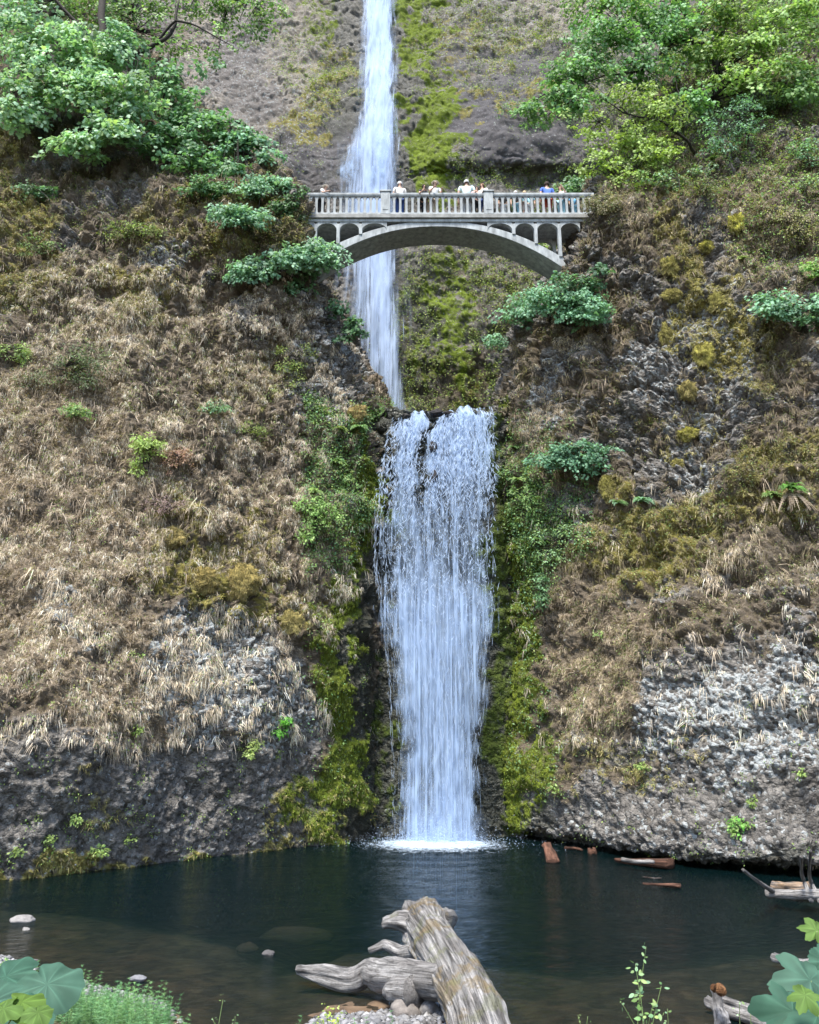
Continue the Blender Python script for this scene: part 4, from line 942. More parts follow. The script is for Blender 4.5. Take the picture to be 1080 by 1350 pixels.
M_WOOD = attr_mat('stone', 0.88, 0.02, 16.0, None, 0.2, 0.55)
def log_material():
    m, nt, out = nodes('weathered wood')
    at = N(nt, 'Attribute', attribute_name='Col'); gr = N(nt, 'Attribute', attribute_name='grain')
    mp = N(nt, 'Mapping'); mp.inputs['Scale'].default_value = (9.0, 9.0, 0.9); L(nt, gr.outputs['Vector'], mp.inputs['Vector'])
    n1 = noise(nt, 1.6, 6, 0.7, mp.outputs[0], 0.6); n2 = noise(nt, 26.0, 4, 0.6)
    crack = math_(nt, 'MULTIPLY', math_(nt, 'SUBTRACT', 0.46, n1), 5.0); crack.node.use_clamp = True
    col = mixc(nt, 1.0, at.outputs['Color'], math_(nt, 'MULTIPLY_ADD', n2, 0.9, 0.55), 'MULTIPLY')
    col = mixc(nt, 1.0, col, math_(nt, 'MULTIPLY_ADD', n1, 1.5, 0.25), 'MULTIPLY')
    pb = N(nt, 'BsdfPrincipled', Roughness=0.9); L(nt, col, pb.inputs['Base Color']); pb.inputs['Specular IOR Level'].default_value = 0.2
    h = math_(nt, 'ADD', math_(nt, 'MULTIPLY', crack, -1.0), math_(nt, 'MULTIPLY_ADD', n2, 0.25, n1))
    bp = N(nt, 'Bump', Strength=1.0, Distance=0.035); L(nt, h, bp.inputs['Height']); L(nt, bp.outputs[0], pb.inputs['Normal'])
    L(nt, pb.outputs[0], out.inputs[0]); return m
M_LOG = log_material()
# stones, gravel and sunken rocks
def stone(c, r, label=None, col=(0.5, 0.48, 0.46), name='rock', seed=0, group=None):
    th, ph = np.meshgrid(np.linspace(0.02, math.pi - .02, 20), np.linspace(0, 2 * math.pi, 29)[:-1], indexing='ij')
    u = np.stack([np.sin(th) * np.cos(ph), np.sin(th) * np.sin(ph), np.cos(th)], -1).reshape(-1, 3)
    rr = 1 + 0.4 * fbm((u * 1.2 + seed).astype(F32), 1, 2) + 0.1 * fbm((u * 5 + seed).astype(F32), 1, 2)
    V = np.asarray(c) + u * rr[:, None] * np.asarray(r)
    nv, nu = th.shape; i = np.arange(nv * nu).reshape(nv, nu); j = np.roll(i, -1, 1)
    cc = np.array(col) * (0.75 + 0.5 * (fbm(V.astype(F32), 5, 3) * .5 + .5))[:, None]
    o = mesh(name, V, [np.stack([i[:-1], i[1:], j[1:], j[:-1]], -1).reshape(-1, 4)], M_WOOD, cc, True)
    return tag(o, label, 'rock', group)
# ------------------------------------------------------------------ trees and shrubs
def clump_leaves(bag, cen, rad, nspray, per, size, cols, T=MAPLE, flat=0.16, srad=0.55, facing=(0, -0.6, 0.75), tips=None, tone=0.22):
    cen = np.asarray(cen, float); rad = np.asarray(rad, float)
    q = unit(RNG.normal(0, 1, (nspray, 3))) * (RNG.random((nspray, 1)) ** 0.5) * np.where(RNG.random((nspray, 1)) < .2, RNG.uniform(1.0, 1.55, (nspray, 1)), 1)
    sc = cen + q * rad
    tn = RNG.normal(1, tone, nspray).clip(0.45, 1.6)
    sp = np.repeat(np.arange(nspray), per); n = len(sp)
    ax_ = unit(np.array(facing) + RNG.normal(0, 0.35, (nspray, 3)) + 0.35 * q * np.array([1, 1, 0.3]))
    r = srad * np.sqrt(RNG.random((n, 1))) * RNG.uniform(0.6, 1.2, (nspray, 1))[sp]
    v = RNG.normal(0, 1, (n, 3)); v = unit(v - ax_[sp] * (v * ax_[sp]).sum(1, keepdims=True))
    p = sc[sp] + v * r + ax_[sp] * RNG.normal(0, flat, (n, 1)) * srad + DOWN * (r ** 2) * 0.35
    nr = ax_[sp] + RNG.normal(0, 0.4, (n, 3)) + v * 0.25
    tip = v + DOWN * 0.35 + RNG.normal(0, 0.4, (n, 3))
    bag.add(*leaves(p.astype(F32), nr, tip, RNG.uniform(0.7, 1.25, n) * size, mixcol(n, *cols, jit=0.15) * tn[sp][:, None], T))
    return sc
def twigs(mb, src, pts, r0=0.03, sag=0.0):
    src = np.asarray(src, float)
    for t_ in pts:
        j = src[np.argmin(((src - t_) ** 2).sum(1))] if src.ndim == 2 else src
        m = (j + t_) / 2 + np.array([0, 0, 0.12 * np.linalg.norm(t_ - j)]) + RNG.normal(0, .05, 3)
        mb.tube([j, m, t_], [r0, r0 * .6, r0 * .3], 4, False)
def plantthing(name, label, cat, base, limbs, clumps, size, cols, T=MAPLE, bark=None, group=None, twig=0.03, flat=0.16, ntwig=14, facing=(0, -0.6, 0.75), wood='trunk', fol='crown', tone=0.22, dense=1.7):
    """limbs: list of (points, radii); clumps: (centre, radii, sprays, leaves per spray, spray radius[, size factor])."""
    root = empty(name, base, label, cat, group)
    mb = MB(); allp = [np.asarray(base, float)]
    for pts, rr in limbs:
        pts = np.asarray(pts, float); k = 4 * (len(pts) - 1) + 1
        pp = catmull(pts, np.linspace(0, len(pts) - 1, k)); pp[1:-1] += RNG.normal(0, 0.02 + 0.15 * min(rr), (k - 2, 3))
        mb.tube(pp, np.interp(np.linspace(0, 1, k), np.linspace(0, 1, len(rr)), rr), 7); allp += list(pp)
    bag = Bag(); allp = np.array(allp)
    for c in clumps:
        sc = clump_leaves(bag, c[0], c[1], int(c[2] * dense), int(c[3] * 1.25), size * (c[5] if len(c) > 5 else 1), c[6] if len(c) > 6 else cols, T, flat, c[4], facing, tone=tone)
        twigs(mb, allp, sc[:ntwig], twig)
    mb.build(wood, bark or M_BARK, root, True)
    bag.build(fol, M_LEAF, root)
    return root
def cl(px, py, Y, rpx, rpy, rY, ns, per, sr, *rest):
    c = P(px, py, Y); k = (Y * CP + (c[2] - CAMZ) * SP) / FOC
    return (c, (rpx * k, rY, rpy * k), ns, per, sr) + rest
MINT = (0.36, 0.52, 0.38); MINT2 = (0.24, 0.41, 0.26); LIME = (0.32, 0.43, 0.15); MID = (0.14, 0.27, 0.11)
b0, _ = on('cliff_left', 120, 175)
plantthing('maple_tree', 'big broadleaf maple with pale mint leaves drooping over the cliff, dark forked limbs', 'tree', b0,
    [([b0, P(125, 100, 38.6), P(135, 40, 38.9), P(130, -30, 39.5)], (.3, .27, .24, .2)),
     ([P(128, 80, 38.6), P(165, 76, 38.0), P(205, 58, 37.6), P(228, 40, 37.5), P(236, 0, 37.6)], (.16, .15, .13, .10, .05)),
     ([P(205, 58, 37.6), P(232, 28, 37.2), P(270, 40, 37), P(305, 60, 37)], (.09, .07, .045, .02)),
     ([P(132, 50, 38.8), P(90, 20, 38.4), P(60, -20, 38)], (.14, .11, .08)), ([P(125, 100, 38.6), P(80, 110, 37.6), P(40, 120, 37)], (.12, .08, .04))],
    [cl(40, 60, 36.6, 60, 36, 1.4, 26, 30, .75), cl(110, 65, 36.6, 55, 40, 1.4, 26, 30, .75), cl(60, 115, 36.2, 70, 36, 1.4, 30, 30, .75), cl(130, 125, 36.2, 60, 45, 1.4, 30, 30, .75),
     cl(150, 175, 36, 45, 28, 1.2, 18, 28, .65), cl(95, 190, 36, 36, 22, 1, 12, 26, .6), cl(15, 150, 36, 40, 22, 1.2, 10, 26, .6), cl(165, 60, 37, 40, 30, 1.4, 12, 26, .7, 1, (MINT2, MID)), cl(178, 130, 36.2, 26, 40, 1.2, 14, 26, .6), cl(20, 20, 37, 50, 26, 1.6, 14, 26, .8, 1, (MINT2, MID))],
    0.24, (MINT, MINT2, (0.3, 0.5, 0.32), LIME), dense=1.75)
b1, _ = on('cliff_left', 240, 195)
plantthing('maple_tree', 'darker green maple behind the mint-leaved one, spreading towards the bridge', 'tree', b1,
    [([b1, P(225, 170, 38.5), P(215, 120, 38.8), P(222, 70, 39)], (.12, .1, .08, .05)), ([P(225, 170, 38.5), P(270, 165, 38.2), P(310, 160, 38)], (.08, .06, .03))],
    [cl(225, 105, 38.6, 50, 34, 1.3, 20, 24, .65), cl(240, 150, 38.2, 50, 36, 1.3, 22, 24, .65), cl(285, 175, 38, 45, 28, 1.2, 18, 24, .6), cl(215, 190, 37.6, 44, 24, 1.2, 14, 24, .6), cl(320, 190, 38, 30, 18, 1, 9, 22, .55), cl(250, 215, 37.2, 50, 16, 1, 12, 22, .55), cl(300, 225, 37, 40, 16, .9, 10, 22, .5)],
    0.23, (MINT2, MID, (0.08, 0.2, 0.07)))
plantthing('maple_tree', 'slim teal-leaved young maple on the cliff edge left of the bridge', 'tree', on('cliff_left', 330, 240)[0],
    [([on('cliff_left', 330, 240)[0], P(326, 205, 37.8), P(322, 170, 37.9)], (.07, .05, .025)), ([P(326, 215, 37.8), P(345, 200, 37.6), P(352, 195, 37.5)], (.04, .03, .015))],
    [cl(325, 185, 37.6, 28, 20, .8, 12, 20, .5), cl(348, 208, 37.4, 22, 14, .7, 9, 20, .45), cl(300, 205, 37.5, 26, 14, .8, 8, 20, .45)], 0.19, (MINT2, TEAL, TEAL2))
b2, _ = on('cliff_left', 70, 110)
plantthing('tree', 'tall tree high above the mint-leaved maple, fine green leaves across the top', 'tree', b2,
    [([b2, P(72, 40, 41), P(64, -10, 42), P(60, -70, 43)], (.3, .27, .24, .2)), ([P(66, 0, 42), P(150, -30, 41.5), P(260, -10, 41), P(340, 5, 40.8)], (.14, .12, .08, .03)), ([P(152, -28, 41.5), P(170, 10, 41.3), P(180, 40, 41)], (.06, .04, .02))],
    [cl(60, 5, 40.5, 90, 20, 1.8, 26, 22, .8), cl(190, 8, 41, 70, 22, 1.6, 26, 22, .75), cl(290, 12, 41, 60, 24, 1.6, 26, 22, .7), cl(350, 14, 40.8, 26, 16, 1.2, 10, 20, .6), cl(270, 60, 40.8, 50, 22, 1.4, 9, 18, .6), cl(215, 45, 40.8, 40, 24, 1.4, 10, 18, .6), cl(150, 30, 41, 40, 24, 1.4, 10, 20, .7), cl(110, -10, 41, 120, 20, 1.6, 26, 20, .8), cl(320, 35, 40.8, 50, 20, 1.2, 10, 18, .55)],
    0.18, (MID, GR, (0.14, 0.27, 0.08), LIME), ntwig=40)
plantthing('tree', 'dark trunk standing among the leaves above the mint-leaved maple', 'tree', on('cliff_left', 170, 130)[0],
    [([on('cliff_left', 170, 130)[0], P(160, 40, 42), P(150, -40, 43)], (.2, .18, .15))], [cl(150, -20, 42, 70, 24, 1.6, 16, 20, .8)], 0.2, (MID, GR))
# right-hand trees
r0, _ = on('cliff_right', 940, 130)
plantthing('maple_tree', 'leafy green maple leaning out from the right cliff over the bridge, dark crooked trunk', 'tree', r0,
    [([r0, P(948, 95, 39.5), P(925, 60, 39), P(890, 52, 38.6), P(845, 56, 38.4)], (.24, .2, .16, .11, .05)), ([P(925, 60, 39), P(900, 10, 39), P(880, -30, 39)], (.12, .09, .06)), ([P(890, 52, 38.6), P(850, 90, 38.2), P(800, 100, 38), P(750, 118, 38)], (.08, .06, .045, .02))],
    [cl(860, 20, 38.5, 70, 26, 1.5, 30, 26, .75), cl(800, 50, 38.3, 60, 30, 1.4, 28, 26, .7), cl(760, 90, 38.2, 45, 26, 1.2, 20, 24, .65), cl(840, 85, 38, 55, 24, 1.2, 16, 24, .65), cl(900, 45, 38, 50, 30, 1.4, 18, 24, .65), cl(735, 125, 38, 30, 16, 1, 9, 22, .55), cl(770, 140, 38, 36, 14, 1, 8, 22, .5), cl(960, 20, 38, 50, 30, 1.4, 18, 24, .65, 1, (GR, LIME)), cl(820, 0, 38.4, 90, 20, 1.5, 26, 24, .75, 1, ((0.2, 0.36, 0.12), LIME)), cl(930, 70, 37.6, 40, 22, 1.0, 12, 22, .5, 1, (GR, LIME)), cl(1010, 50, 37.6, 60, 30, 1.2, 22, 22, .6, 1, ((0.22, 0.36, 0.12), LIME)), cl(1055, 15, 37.6, 50, 30, 1.4, 20, 22, .65, 1, ((0.2, 0.36, 0.12), LIME)), cl(990, 105, 37.4, 60, 26, 1, 18, 20, .55, 1, ((0.2, 0.34, 0.12), LIME)), cl(1060, 100, 37.2, 40, 40, 1, 18, 20, .55, 1, ((0.2, 0.34, 0.12), GR)), cl(920, 130, 37.4, 36, 22, .8, 10, 20, .5), cl(700, 150, 38, 30, 14, 1, 8, 20, .5)],
    0.2, ((0.16, 0.33, 0.1), (0.22, 0.4, 0.14), GR, MINT2), ntwig=20, dense=2.2)
r1, _ = on('cliff_right', 915, 195)
plantthing('vine_maple', 'yellow-green vine maple with thin crooked bare branches above the bridge end', 'tree', r1,
    [([r1, P(905, 185, 37.6), P(872, 160, 37.3), P(830, 152, 37.2), P(792, 128, 37.2)], (.1, .08, .06, .045, .02)), ([P(872, 160, 37.3), P(860, 120, 37.2), P(850, 90, 37.2)], (.05, .035, .015)), ([P(830, 152, 37.2), P(815, 140, 37), P(790, 160, 37)], (.035, .03, .012)), ([P(900, 188, 37.5), P(850, 215, 37), P(810, 240, 36.8)], (.05, .035, .015)), ([P(885, 170, 37.4), P(895, 130, 37.2), P(890, 105, 37.2)], (.04, .03, .012))],
    [cl(840, 130, 37.1, 50, 26, 1.0, 18, 20, .5), cl(880, 150, 37, 40, 26, 1.0, 16, 20, .5), cl(830, 185, 36.8, 55, 28, 1.0, 24, 20, .5), cl(795, 215, 36.8, 40, 24, .9, 16, 20, .45), cl(865, 205, 36.6, 40, 20, .9, 14, 20, .45), cl(775, 170, 37.2, 26, 26, .9, 8, 18, .45), cl(820, 240, 36.6, 40, 12, .7, 8, 18, .4)],
    0.16, ((0.27, 0.37, 0.08), (0.2, 0.3, 0.06), LIME), twig=.022, ntwig=20)
r2, _ = on('cliff_right', 985, 175)
plantthing('bush', 'bluish-green feathery bush hanging beside the yellow-green vine maple', 'bush', r2,
    [([r2, r2 + np.array([-.3, -.5, .5]), r2 + np.array([-.5, -.9, .7])], (.04, .03, .015))],
    [cl(965, 165, 36.6, 40, 26, .8, 22, 22, .42), cl(985, 140, 36.9, 26, 18, .7, 9, 20, .4), cl(945, 195, 36.4, 26, 14, .6, 8, 20, .4)], 0.14, (TEAL, (0.06, 0.15, 0.07), MINT2), OVAL, wood='stem', fol='foliage')
def bush(px, py, cliffn, label, rp, cols, size=0.15, ns=16, per=18, sr=.38, out=0.35, T=MAPLE, rY=.5, extra=(), Y=None, cat='bush', name='bush', group=None, stem=.03, facing=(0, -0.6, 0.75), tone=0.22):
    p0, n0 = on(cliffn, px, py + rp[1] * 0.6)
    c = on(cliffn, px, py, out)[0] if Y is None else P(px, py, Y)
    if Y is not None: p0 = c + np.array([-.3, .8, -.5])
    k = (c[1] * CP + (c[2] - CAMZ) * SP) / FOC
    cls = []
    for j in range(5 if rp[0] > 16 else 2):
        a_ = RNG.uniform(-1, 1); cc_ = c + np.array([a_ * .75 * rp[0] * k, RNG.uniform(-.4, .4) * rY, RNG.uniform(-.7, .5) * rp[1] * k])
        f_ = RNG.uniform(.35, .75); cls.append((cc_, (rp[0] * k * f_, rY * .8, rp[1] * k * f_ * .75), max(2, int(ns * f_ * (.42 if rp[0] > 16 else .9))), per, sr * RNG.uniform(.75, 1.15), RNG.uniform(.8, 1.1)))
    for e in extra:
        q = on(cliffn, e[0], e[1], out)[0] if Y is None else P(e[0], e[1], Y); cls.append((q, (e[2] * k, rY, e[3] * k), e[4], per, sr))
    return plantthing(name, label, cat, p0 - n0 * .05, [([p0 - n0 * .1, (p0 + c) / 2 + np.array([0, -.05, .05]), c], (stem, stem * .7, stem * .4))], cls, size, cols, T, group=group, twig=stem * .5, wood='stem', fol='foliage', facing=facing, tone=tone)
SHR = (MINT2, TEAL, MINT, TEAL2)
bush(306, 292, 'cliff_left', 'flat teal-green shrub, uppermost of the leafy tiers left of the bridge', (46, 20), SHR, .17, 34, 26, .5, .8)
bush(365, 340, 'cliff_left', 'wide teal-green shrub tier below the left end of the bridge', (60, 28), SHR, .17, 54, 26, .5, Y=34.9, extra=((330, 352, 24, 12, 8),))
bush(425, 335, 'cliff_left', 'pale green shrub partly covering the left foot of the bridge arch', (32, 22), (MINT, MINT2, (0.14, 0.3, 0.1)), .18, 26, 20, .42, Y=35.4)
bush(384, 268, 'cliff_left', 'dark bushy shrub covering the left end of the bridge railing', (24, 26), (DKG, MID, (0.07, 0.14, 0.06)), .15, 30, 20, .4, Y=35.3)
bush(466, 432, 'cliff_left', 'dark glossy shrub on the cliff edge in front of the upper waterfall', (20, 26), (DKG, MID, TEAL), .15, 20, 18, .34, Y=36.4, extra=((446, 408, 14, 14, 8),))
bush(205, 598, 'cliff_left', 'bright yellow-green bush alone in the straw grass', (26, 36), (LIME, YG, (0.3, 0.42, 0.1)), .12, 26, 20, .3, .35, OVAL)
bush(240, 605, 'cliff_left', 'reddish-pink dry bush beside the bright yellow-green bush', (20, 26), ((0.4, 0.2, 0.16), (0.3, 0.16, 0.1), TAN2), .07, 22, 26, .28, .25, QUAD)
bush(228, 672, 'cliff_left', 'lilac-grey wilted bush below the bright yellow-green bush', (28, 18), ((0.36, 0.25, 0.28), (0.3, 0.2, 0.2), TAN3), .06, 22, 26, .26, .25, QUAD)
bush(90, 490, 'cliff_left', 'large twiggy grey-green bush near the picture edge above the straw slope', (56, 40), ((0.16, 0.19, 0.12), (0.1, 0.15, 0.06), GR, BRN), .1, 46, 20, .38, .35, OVAL)
bush(105, 545, 'cliff_left', 'small dark green bush under the large twiggy grey-green bush', (28, 16), (GR, MID, YG), .11, 16, 20, .3, .3, OVAL)
bush(18, 465, 'cliff_left', 'leafy light green bush cut by the picture edge', (24, 26), (LIME, GR, YG), .12, 20, 20, .34, .35, OVAL)
bush(288, 540, 'cliff_left', 'low mint-green plant in the middle of the straw slope', (22, 12), (MINT2, GR), .1, 12, 18, .26, .25, OVAL)
bush(370, 505, 'cliff_left', 'yellowish sparse bush under the grey rock patch of the straw cliff', (26, 34), (YG, OLIVE, LIME), .09, 16, 14, .3, .25, OVAL)
bush(170, 770, 'cliff_left', 'reddish dry tuft bush in the straw slope', (18, 12), ((0.3, 0.18, 0.12), BRN, OLIVE), .07, 8, 18, .24, .2, QUAD)
bush(384, 954, 'cliff_left', 'vivid green plant on the dark rock left of the waterfall foot', (15, 15), ((0.12, 0.36, 0.05), (0.18, 0.42, 0.08)), .14, 12, 14, .2, .2, OVAL)
bush(327, 980, 'cliff_left', 'yellow-green plant on the dark rock below the vivid green one', (18, 16), (LIME, YG), .1, 13, 14, .22, .2, OVAL)
bush(425, 690, 'cliff_left', 'light green ferny bush spilling beside the lower waterfall', (38, 40), (LIME, GR, (0.2, 0.36, 0.1)), .13, 30, 20, .36, .3, OVAL)
bush(463, 640, 'cliff_left', 'deep green leafy bush on the ledge next to the waterfall lip', (28, 40), (GR, MID, YG), .13, 28, 20, .34, .3, OVAL)
bush(505, 548, 'cliff_left', 'green leafy tuft overhanging the left end of the waterfall lip', (22, 18), (GR, LIME, MID), .13, 16, 18, .3, .3, OVAL)
for k, (px_, py_, lab) in enumerate(((88, 1082, 'yellow-green sprig on the dark rock low above the pool'), (25, 1120, 'lime sprig at the waterline beside the picture edge'), (70, 1112, 'small lime sprig just above the mossy waterline'), (180, 858, 'tiny green plant in the lower straw grass'), (186, 962, 'small green tuft where the straw grass ends'), (175, 1100, 'faint green sprig right above the waterline moss'), (128, 1118, 'pale green sprig between two lime ones at the waterline'))):
    bush(px_, py_, 'cliff_left', lab, (11, 9), (LIME, YG, GR), .1, 6, 9, .16, .12, OVAL, .15, cat='plant', name='rock_plant', stem=.012)
# right
bush(745, 400, 'cliff_right', 'wide teal-green shrub on the corner below the right end of the bridge', (66, 44), (TEAL, MINT2, TEAL2), .15, 74, 26, .46, .8, extra=((690, 425, 40, 22, 22), (660, 440, 22, 10, 8)), rY=.8)
bush(765, 370, 'cliff_right', 'dark green shrub between the bridge end and the wide teal shrub', (40, 22), (MID, DKG, TEAL), .16, 20, 20, .42, .5)
bush(1040, 412, 'cliff_right', 'teal-green shrub jutting from the cliff at the picture edge', (64, 28), (TEAL, MINT2, TEAL2), .14, 60, 26, .42, .8)
bush(1072, 350, 'cliff_right', 'bright green shrub right above the jutting teal one', (24, 18), ((0.14, 0.33, 0.07), LIME), .15, 14, 20, .36, .5)
bush(770, 588, 'cliff_right', 'blue-green shrub in the middle of the mossy cliff', (52, 20), (TEAL, MINT2, (0.06, 0.16, 0.1)), .13, 46, 24, .38, .5, extra=((775, 622, 34, 14, 12),))
bush(1062, 195, 'cliff_right', 'teal fern-like bush near the picture edge above the mossy cliff', (26, 24), (TEAL, GR, MINT2), .14, 16, 18, .36, .4, OVAL)
bush(1000, 85, 'cliff_right', 'straw-tinged bush with many small leaves behind the leaning maple', (60, 40), (YG, OLIVE, GR, TAN2), .11, 56, 22, .42, .5, OVAL)
bush(1050, 40, 'cliff_right', 'fresh green bush in the top corner of the picture', (40, 36), ((0.16, 0.32, 0.06), LIME, GR), .14, 34, 22, .45, .6, OVAL)
bush(1000, 20, 'cliff_right', 'tall mixed green bush on the skyline behind the straw-tinged bush', (60, 30), (GR, LIME, OLIVE), .14, 34, 22, .5, .8, OVAL)
bush(930, 250, 'cliff_right', 'dull green bush above the yellow moss cushions', (36, 22), (OLIVE, GR, BRN), .1, 22, 18, .34, .3, OVAL)
bush(1050, 300, 'cliff_right', 'yellowish small-leaved bush beneath the teal fern-like bush', (34, 40), (OLIVE, YG, TAN2), .09, 28, 20, .36, .3, OVAL)
bush(690, 655, 'cliff_right', 'green leafy bush clinging beside the right edge of the waterfall', (24, 38), (GR, LIME, MID), .12, 26, 18, .32, .25, OVAL)
bush(730, 715, 'cliff_right', 'light green leafy bush on the slanting ledge right of the waterfall', (34, 28), (GR, MINT2, LIME), .12, 26, 18, .32, .25, OVAL)
bush(715, 800, 'cliff_right', 'narrow green bush trailing down the bright moss strip', (14, 50), (GR, MINT2, MID), .11, 20, 18, .26, .2, OVAL)
bush(760, 250, 'cliff_back', 'hazy green bush on the wall behind the right end of the bridge', (40, 26), ((0.14, 0.26, 0.1), MINT2), .22, 26, 20, .7, .6, rY=1)
bush(745, 320, 'cliff_back', 'bright leaves showing under the right foot of the arch', (30, 30), (LIME, GR), .2, 22, 18, .6, .6, rY=1)
bush(720, 150, 'cliff_back', 'sparse green creeper bush on the smooth slab of the back wall', (44, 40), ((0.12, 0.24, 0.08), GR), .18, 30, 18, .6, .3, OVAL)
bush(972, 1088, 'cliff_right', 'bright green fern-leaved plant low on the grey rock over the water', (20, 15), ((0.14, 0.4, 0.06), LIME), .13, 14, 14, .22, .2, OVAL)
for px_, py_, lab in ((985, 1050, 'small yellow-green plant under the white lichen patch'), (850, 1018, 'tiny yellow-green sprig left under the white lichen patch'), (735, 1030, 'lime sprig beside the bright moss strip near the water'), (1060, 1010, 'small lime plant at the picture edge below the lichen patch'), (790, 830, 'little fern tuft in the dry grass right of the moss strip')):
    bush(px_, py_, 'cliff_right', lab, (11, 9), (LIME, YG, GR), .1, 6, 9, .16, .12, OVAL, .15, cat='plant', name='rock_plant', stem=.012)

bush(905, 235, 'cliff_right', 'green leafy bush low under the crooked vine maple branches', (40, 22), (GR, MINT2, OLIVE), .13, 24, 20, .38, .4)
bush(1035, 130, 'cliff_right', 'light green bush below the fresh green top corner bush', (46, 34), ((0.16, 0.3, 0.1), LIME, MINT2), .14, 40, 20, .42, .5, OVAL)
bush(955, 75, 'cliff_right', 'mid green bush around the trunk foot of the leaning maple', (36, 34), ((0.14, 0.28, 0.08), GR, OLIVE), .14, 30, 20, .42, .5)
bush(1065, 240, 'cliff_right', 'pale leafy bush hugging the picture edge above the yellowish small-leaved one', (26, 22), (LIME, OLIVE, MINT2), .12, 18, 18, .34, .3, OVAL)
bush(790, 268, 'cliff_right', 'dry brown scrub hiding the right end of the bridge railing', (22, 28), (BRN, OLIVE, TAN2, GR), .09, 60, 22, .34, T=OVAL, Y=35.2)
bush(60, 250, 'cliff_left', 'dark teal low shrub in the shade under the mint-leaved maple', (44, 14), (TEAL, MID, DKG), .15, 16, 18, .36, .4)
bush(60, 320, 'cliff_left', 'dull green low shrub on the brown slope near the picture edge', (36, 18), (OLIVE, GR, MID), .1, 18, 18, .34, .3, OVAL)
stone(P(575, 545, 37.0), (.34, .3, .2), 'dark wet boulder parting the water in the middle of the lip', (0.03, 0.028, 0.03), seed=21)
stone(P(592, 546, 37.0), (.26, .25, .16), 'smaller dark wet boulder at the lip, next to the middle one', (0.04, 0.036, 0.036), seed=23)
stone(P(536, 549, 37.0), (.2, .2, .14), 'dark wet boulder near the ferny end of the lip', (0.04, 0.038, 0.036), seed=25)
stone(P(571, 590, 36.55), (.2, .16, .3), 'dark rock knob showing through the fall just below the lip', (0.03, 0.028, 0.03), seed=27)
stone(P(573, 628, 36.4), (.16, .14, .32), 'lower dark rock knob showing through the fall', (0.03, 0.028, 0.03), seed=29)

bush(345, 262, 'cliff_left', 'teal leafy shrub between the slim young maple and the bridge railing', (34, 18), SHR, .15, 36, 24, .4, .5)
bush(265, 250, 'cliff_left', 'shaded green shrub right under the darker green maple', (44, 16), (MID, TEAL, GR), .14, 34, 22, .4, .4)
bush(400, 372, 'cliff_left', 'green shrub hanging from the cliff edge under the foot of the arch', (24, 22), (MINT2, MID, TEAL), .14, 30, 22, .36, Y=36.2)
bush(180, 300, 'cliff_left', 'olive shrub low on the dark brown slope under the maples', (34, 18), (OLIVE, GR, YG), .09, 30, 20, .34, .3, OVAL)
bush(330, 560, 'cliff_left', 'soft green weed patch half way across the straw slope', (34, 18), (GR, YG, OLIVE), .08, 26, 18, .3, .25, OVAL)
bush(395, 470, 'cliff_left', 'yellow-green scrub beneath the grey rock by the cliff edge', (30, 22), (YG, GR, OLIVE), .09, 26, 18, .32, .25, OVAL)

# ferns
def fern(cliffn, px, py, label, size=0.7, n=14, cols=(GR, LIME, MID), dead=0):
    p0, n0 = on(cliffn, px, py, .02); bag = Bag()
    for k in range(n + dead):
        isd = k >= n; a = RNG.uniform(-1.3, 1.3); up_ = RNG.uniform(0.3, 1.1) if not isd else -0.6
        d = unit(np.array([math.sin(a), -0.75 * abs(math.cos(a)) - 0.2, up_])); ln = size * RNG.uniform(.7, 1.15); K = 12
        t = np.linspace(0.03, 1, K)[:, None]
        pts = p0 + d * ln * t + np.array([[0, 0, -1.0]]) * ln * (0.75 if not isd else .5) * t ** 2
        tg = unit(np.gradient(pts, axis=0)); sd = unit(np.cross(tg, np.array([0.05, -.6, .8])))
        w_ = size * 0.2 * np.sin(np.pi * (0.15 + 0.85 * t[:, 0]) ** 0.8) + .012
        cc = mixcol(1, *(cols if not isd else (BRN, TAN3, TAN2)))
        for s_ in (-1, 1):
            bag.add(*leaves(pts.astype(F32), np.cross(tg, sd) * 1.0 + RNG.normal(0, .12, (K, 3)), sd * s_ + tg * .35, w_ * (1 if not isd else .5), np.repeat(cc, K, 0), QUAD * np.array([1, 0.75, 1])))
        rb = np.concatenate([pts - sd * .008, pts + sd * .008]); ii = np.arange(K - 1)
        bag.add(np.concatenate([[p0], rb]), [np.stack([ii, ii + 1, ii + K + 1, ii + K], 1) + 1, np.array([[0, 1, K + 1]])], np.repeat(cc, 2 * K + 1, 0))
    hub = np.repeat(p0[None], 20, 0); bag.add(*leaves(hub.astype(F32), rv(20), rv(20), .12, mixcol(20, BRN, OLIVE)))
    tag(bag.build('fern', M_LEAF), label, 'fern')
fern('cliff_right', 1040, 640, 'large sword fern with a skirt of dead brown fronds on the mossy cliff', 0.95, 18, (GR, (0.12, 0.28, 0.05)), 26)
fern('cliff_right', 1010, 655, 'sword fern left of the one with dead fronds', 0.75, 14, (GR, LIME), 8)
fern('cliff_right', 838, 660, 'pale ferny clump below the blue-green shrub', 0.8, 18, (MINT2, GR, TEAL))
fern('cliff_right', 808, 665, 'smaller fern beside the pale ferny clump', 0.6, 12, (MINT2, GR))
fern('cliff_right', 940, 215, 'fern with upright fronds under the vine maple', 0.6, 14, (LIME, GR))
fern('cliff_right', 985, 340, 'single bright fern on the mossy rock near the picture edge', 0.5, 10, (LIME, YG))
fern('cliff_left', 470, 570, 'fern on the ledge left of the waterfall lip', 0.7, 16)
fern('cliff_left', 452, 610, 'fern drooping below the round moss cushion', 0.7, 16)
fern('cliff_left', 450, 570, 'yellow-green fern under the round moss cushion by the lip', 0.6, 14, (LIME, YG))
fern('cliff_left', 420, 655, 'fern at the edge of the straw grass beside the leafy ledge', 0.7, 14, (LIME, GR))
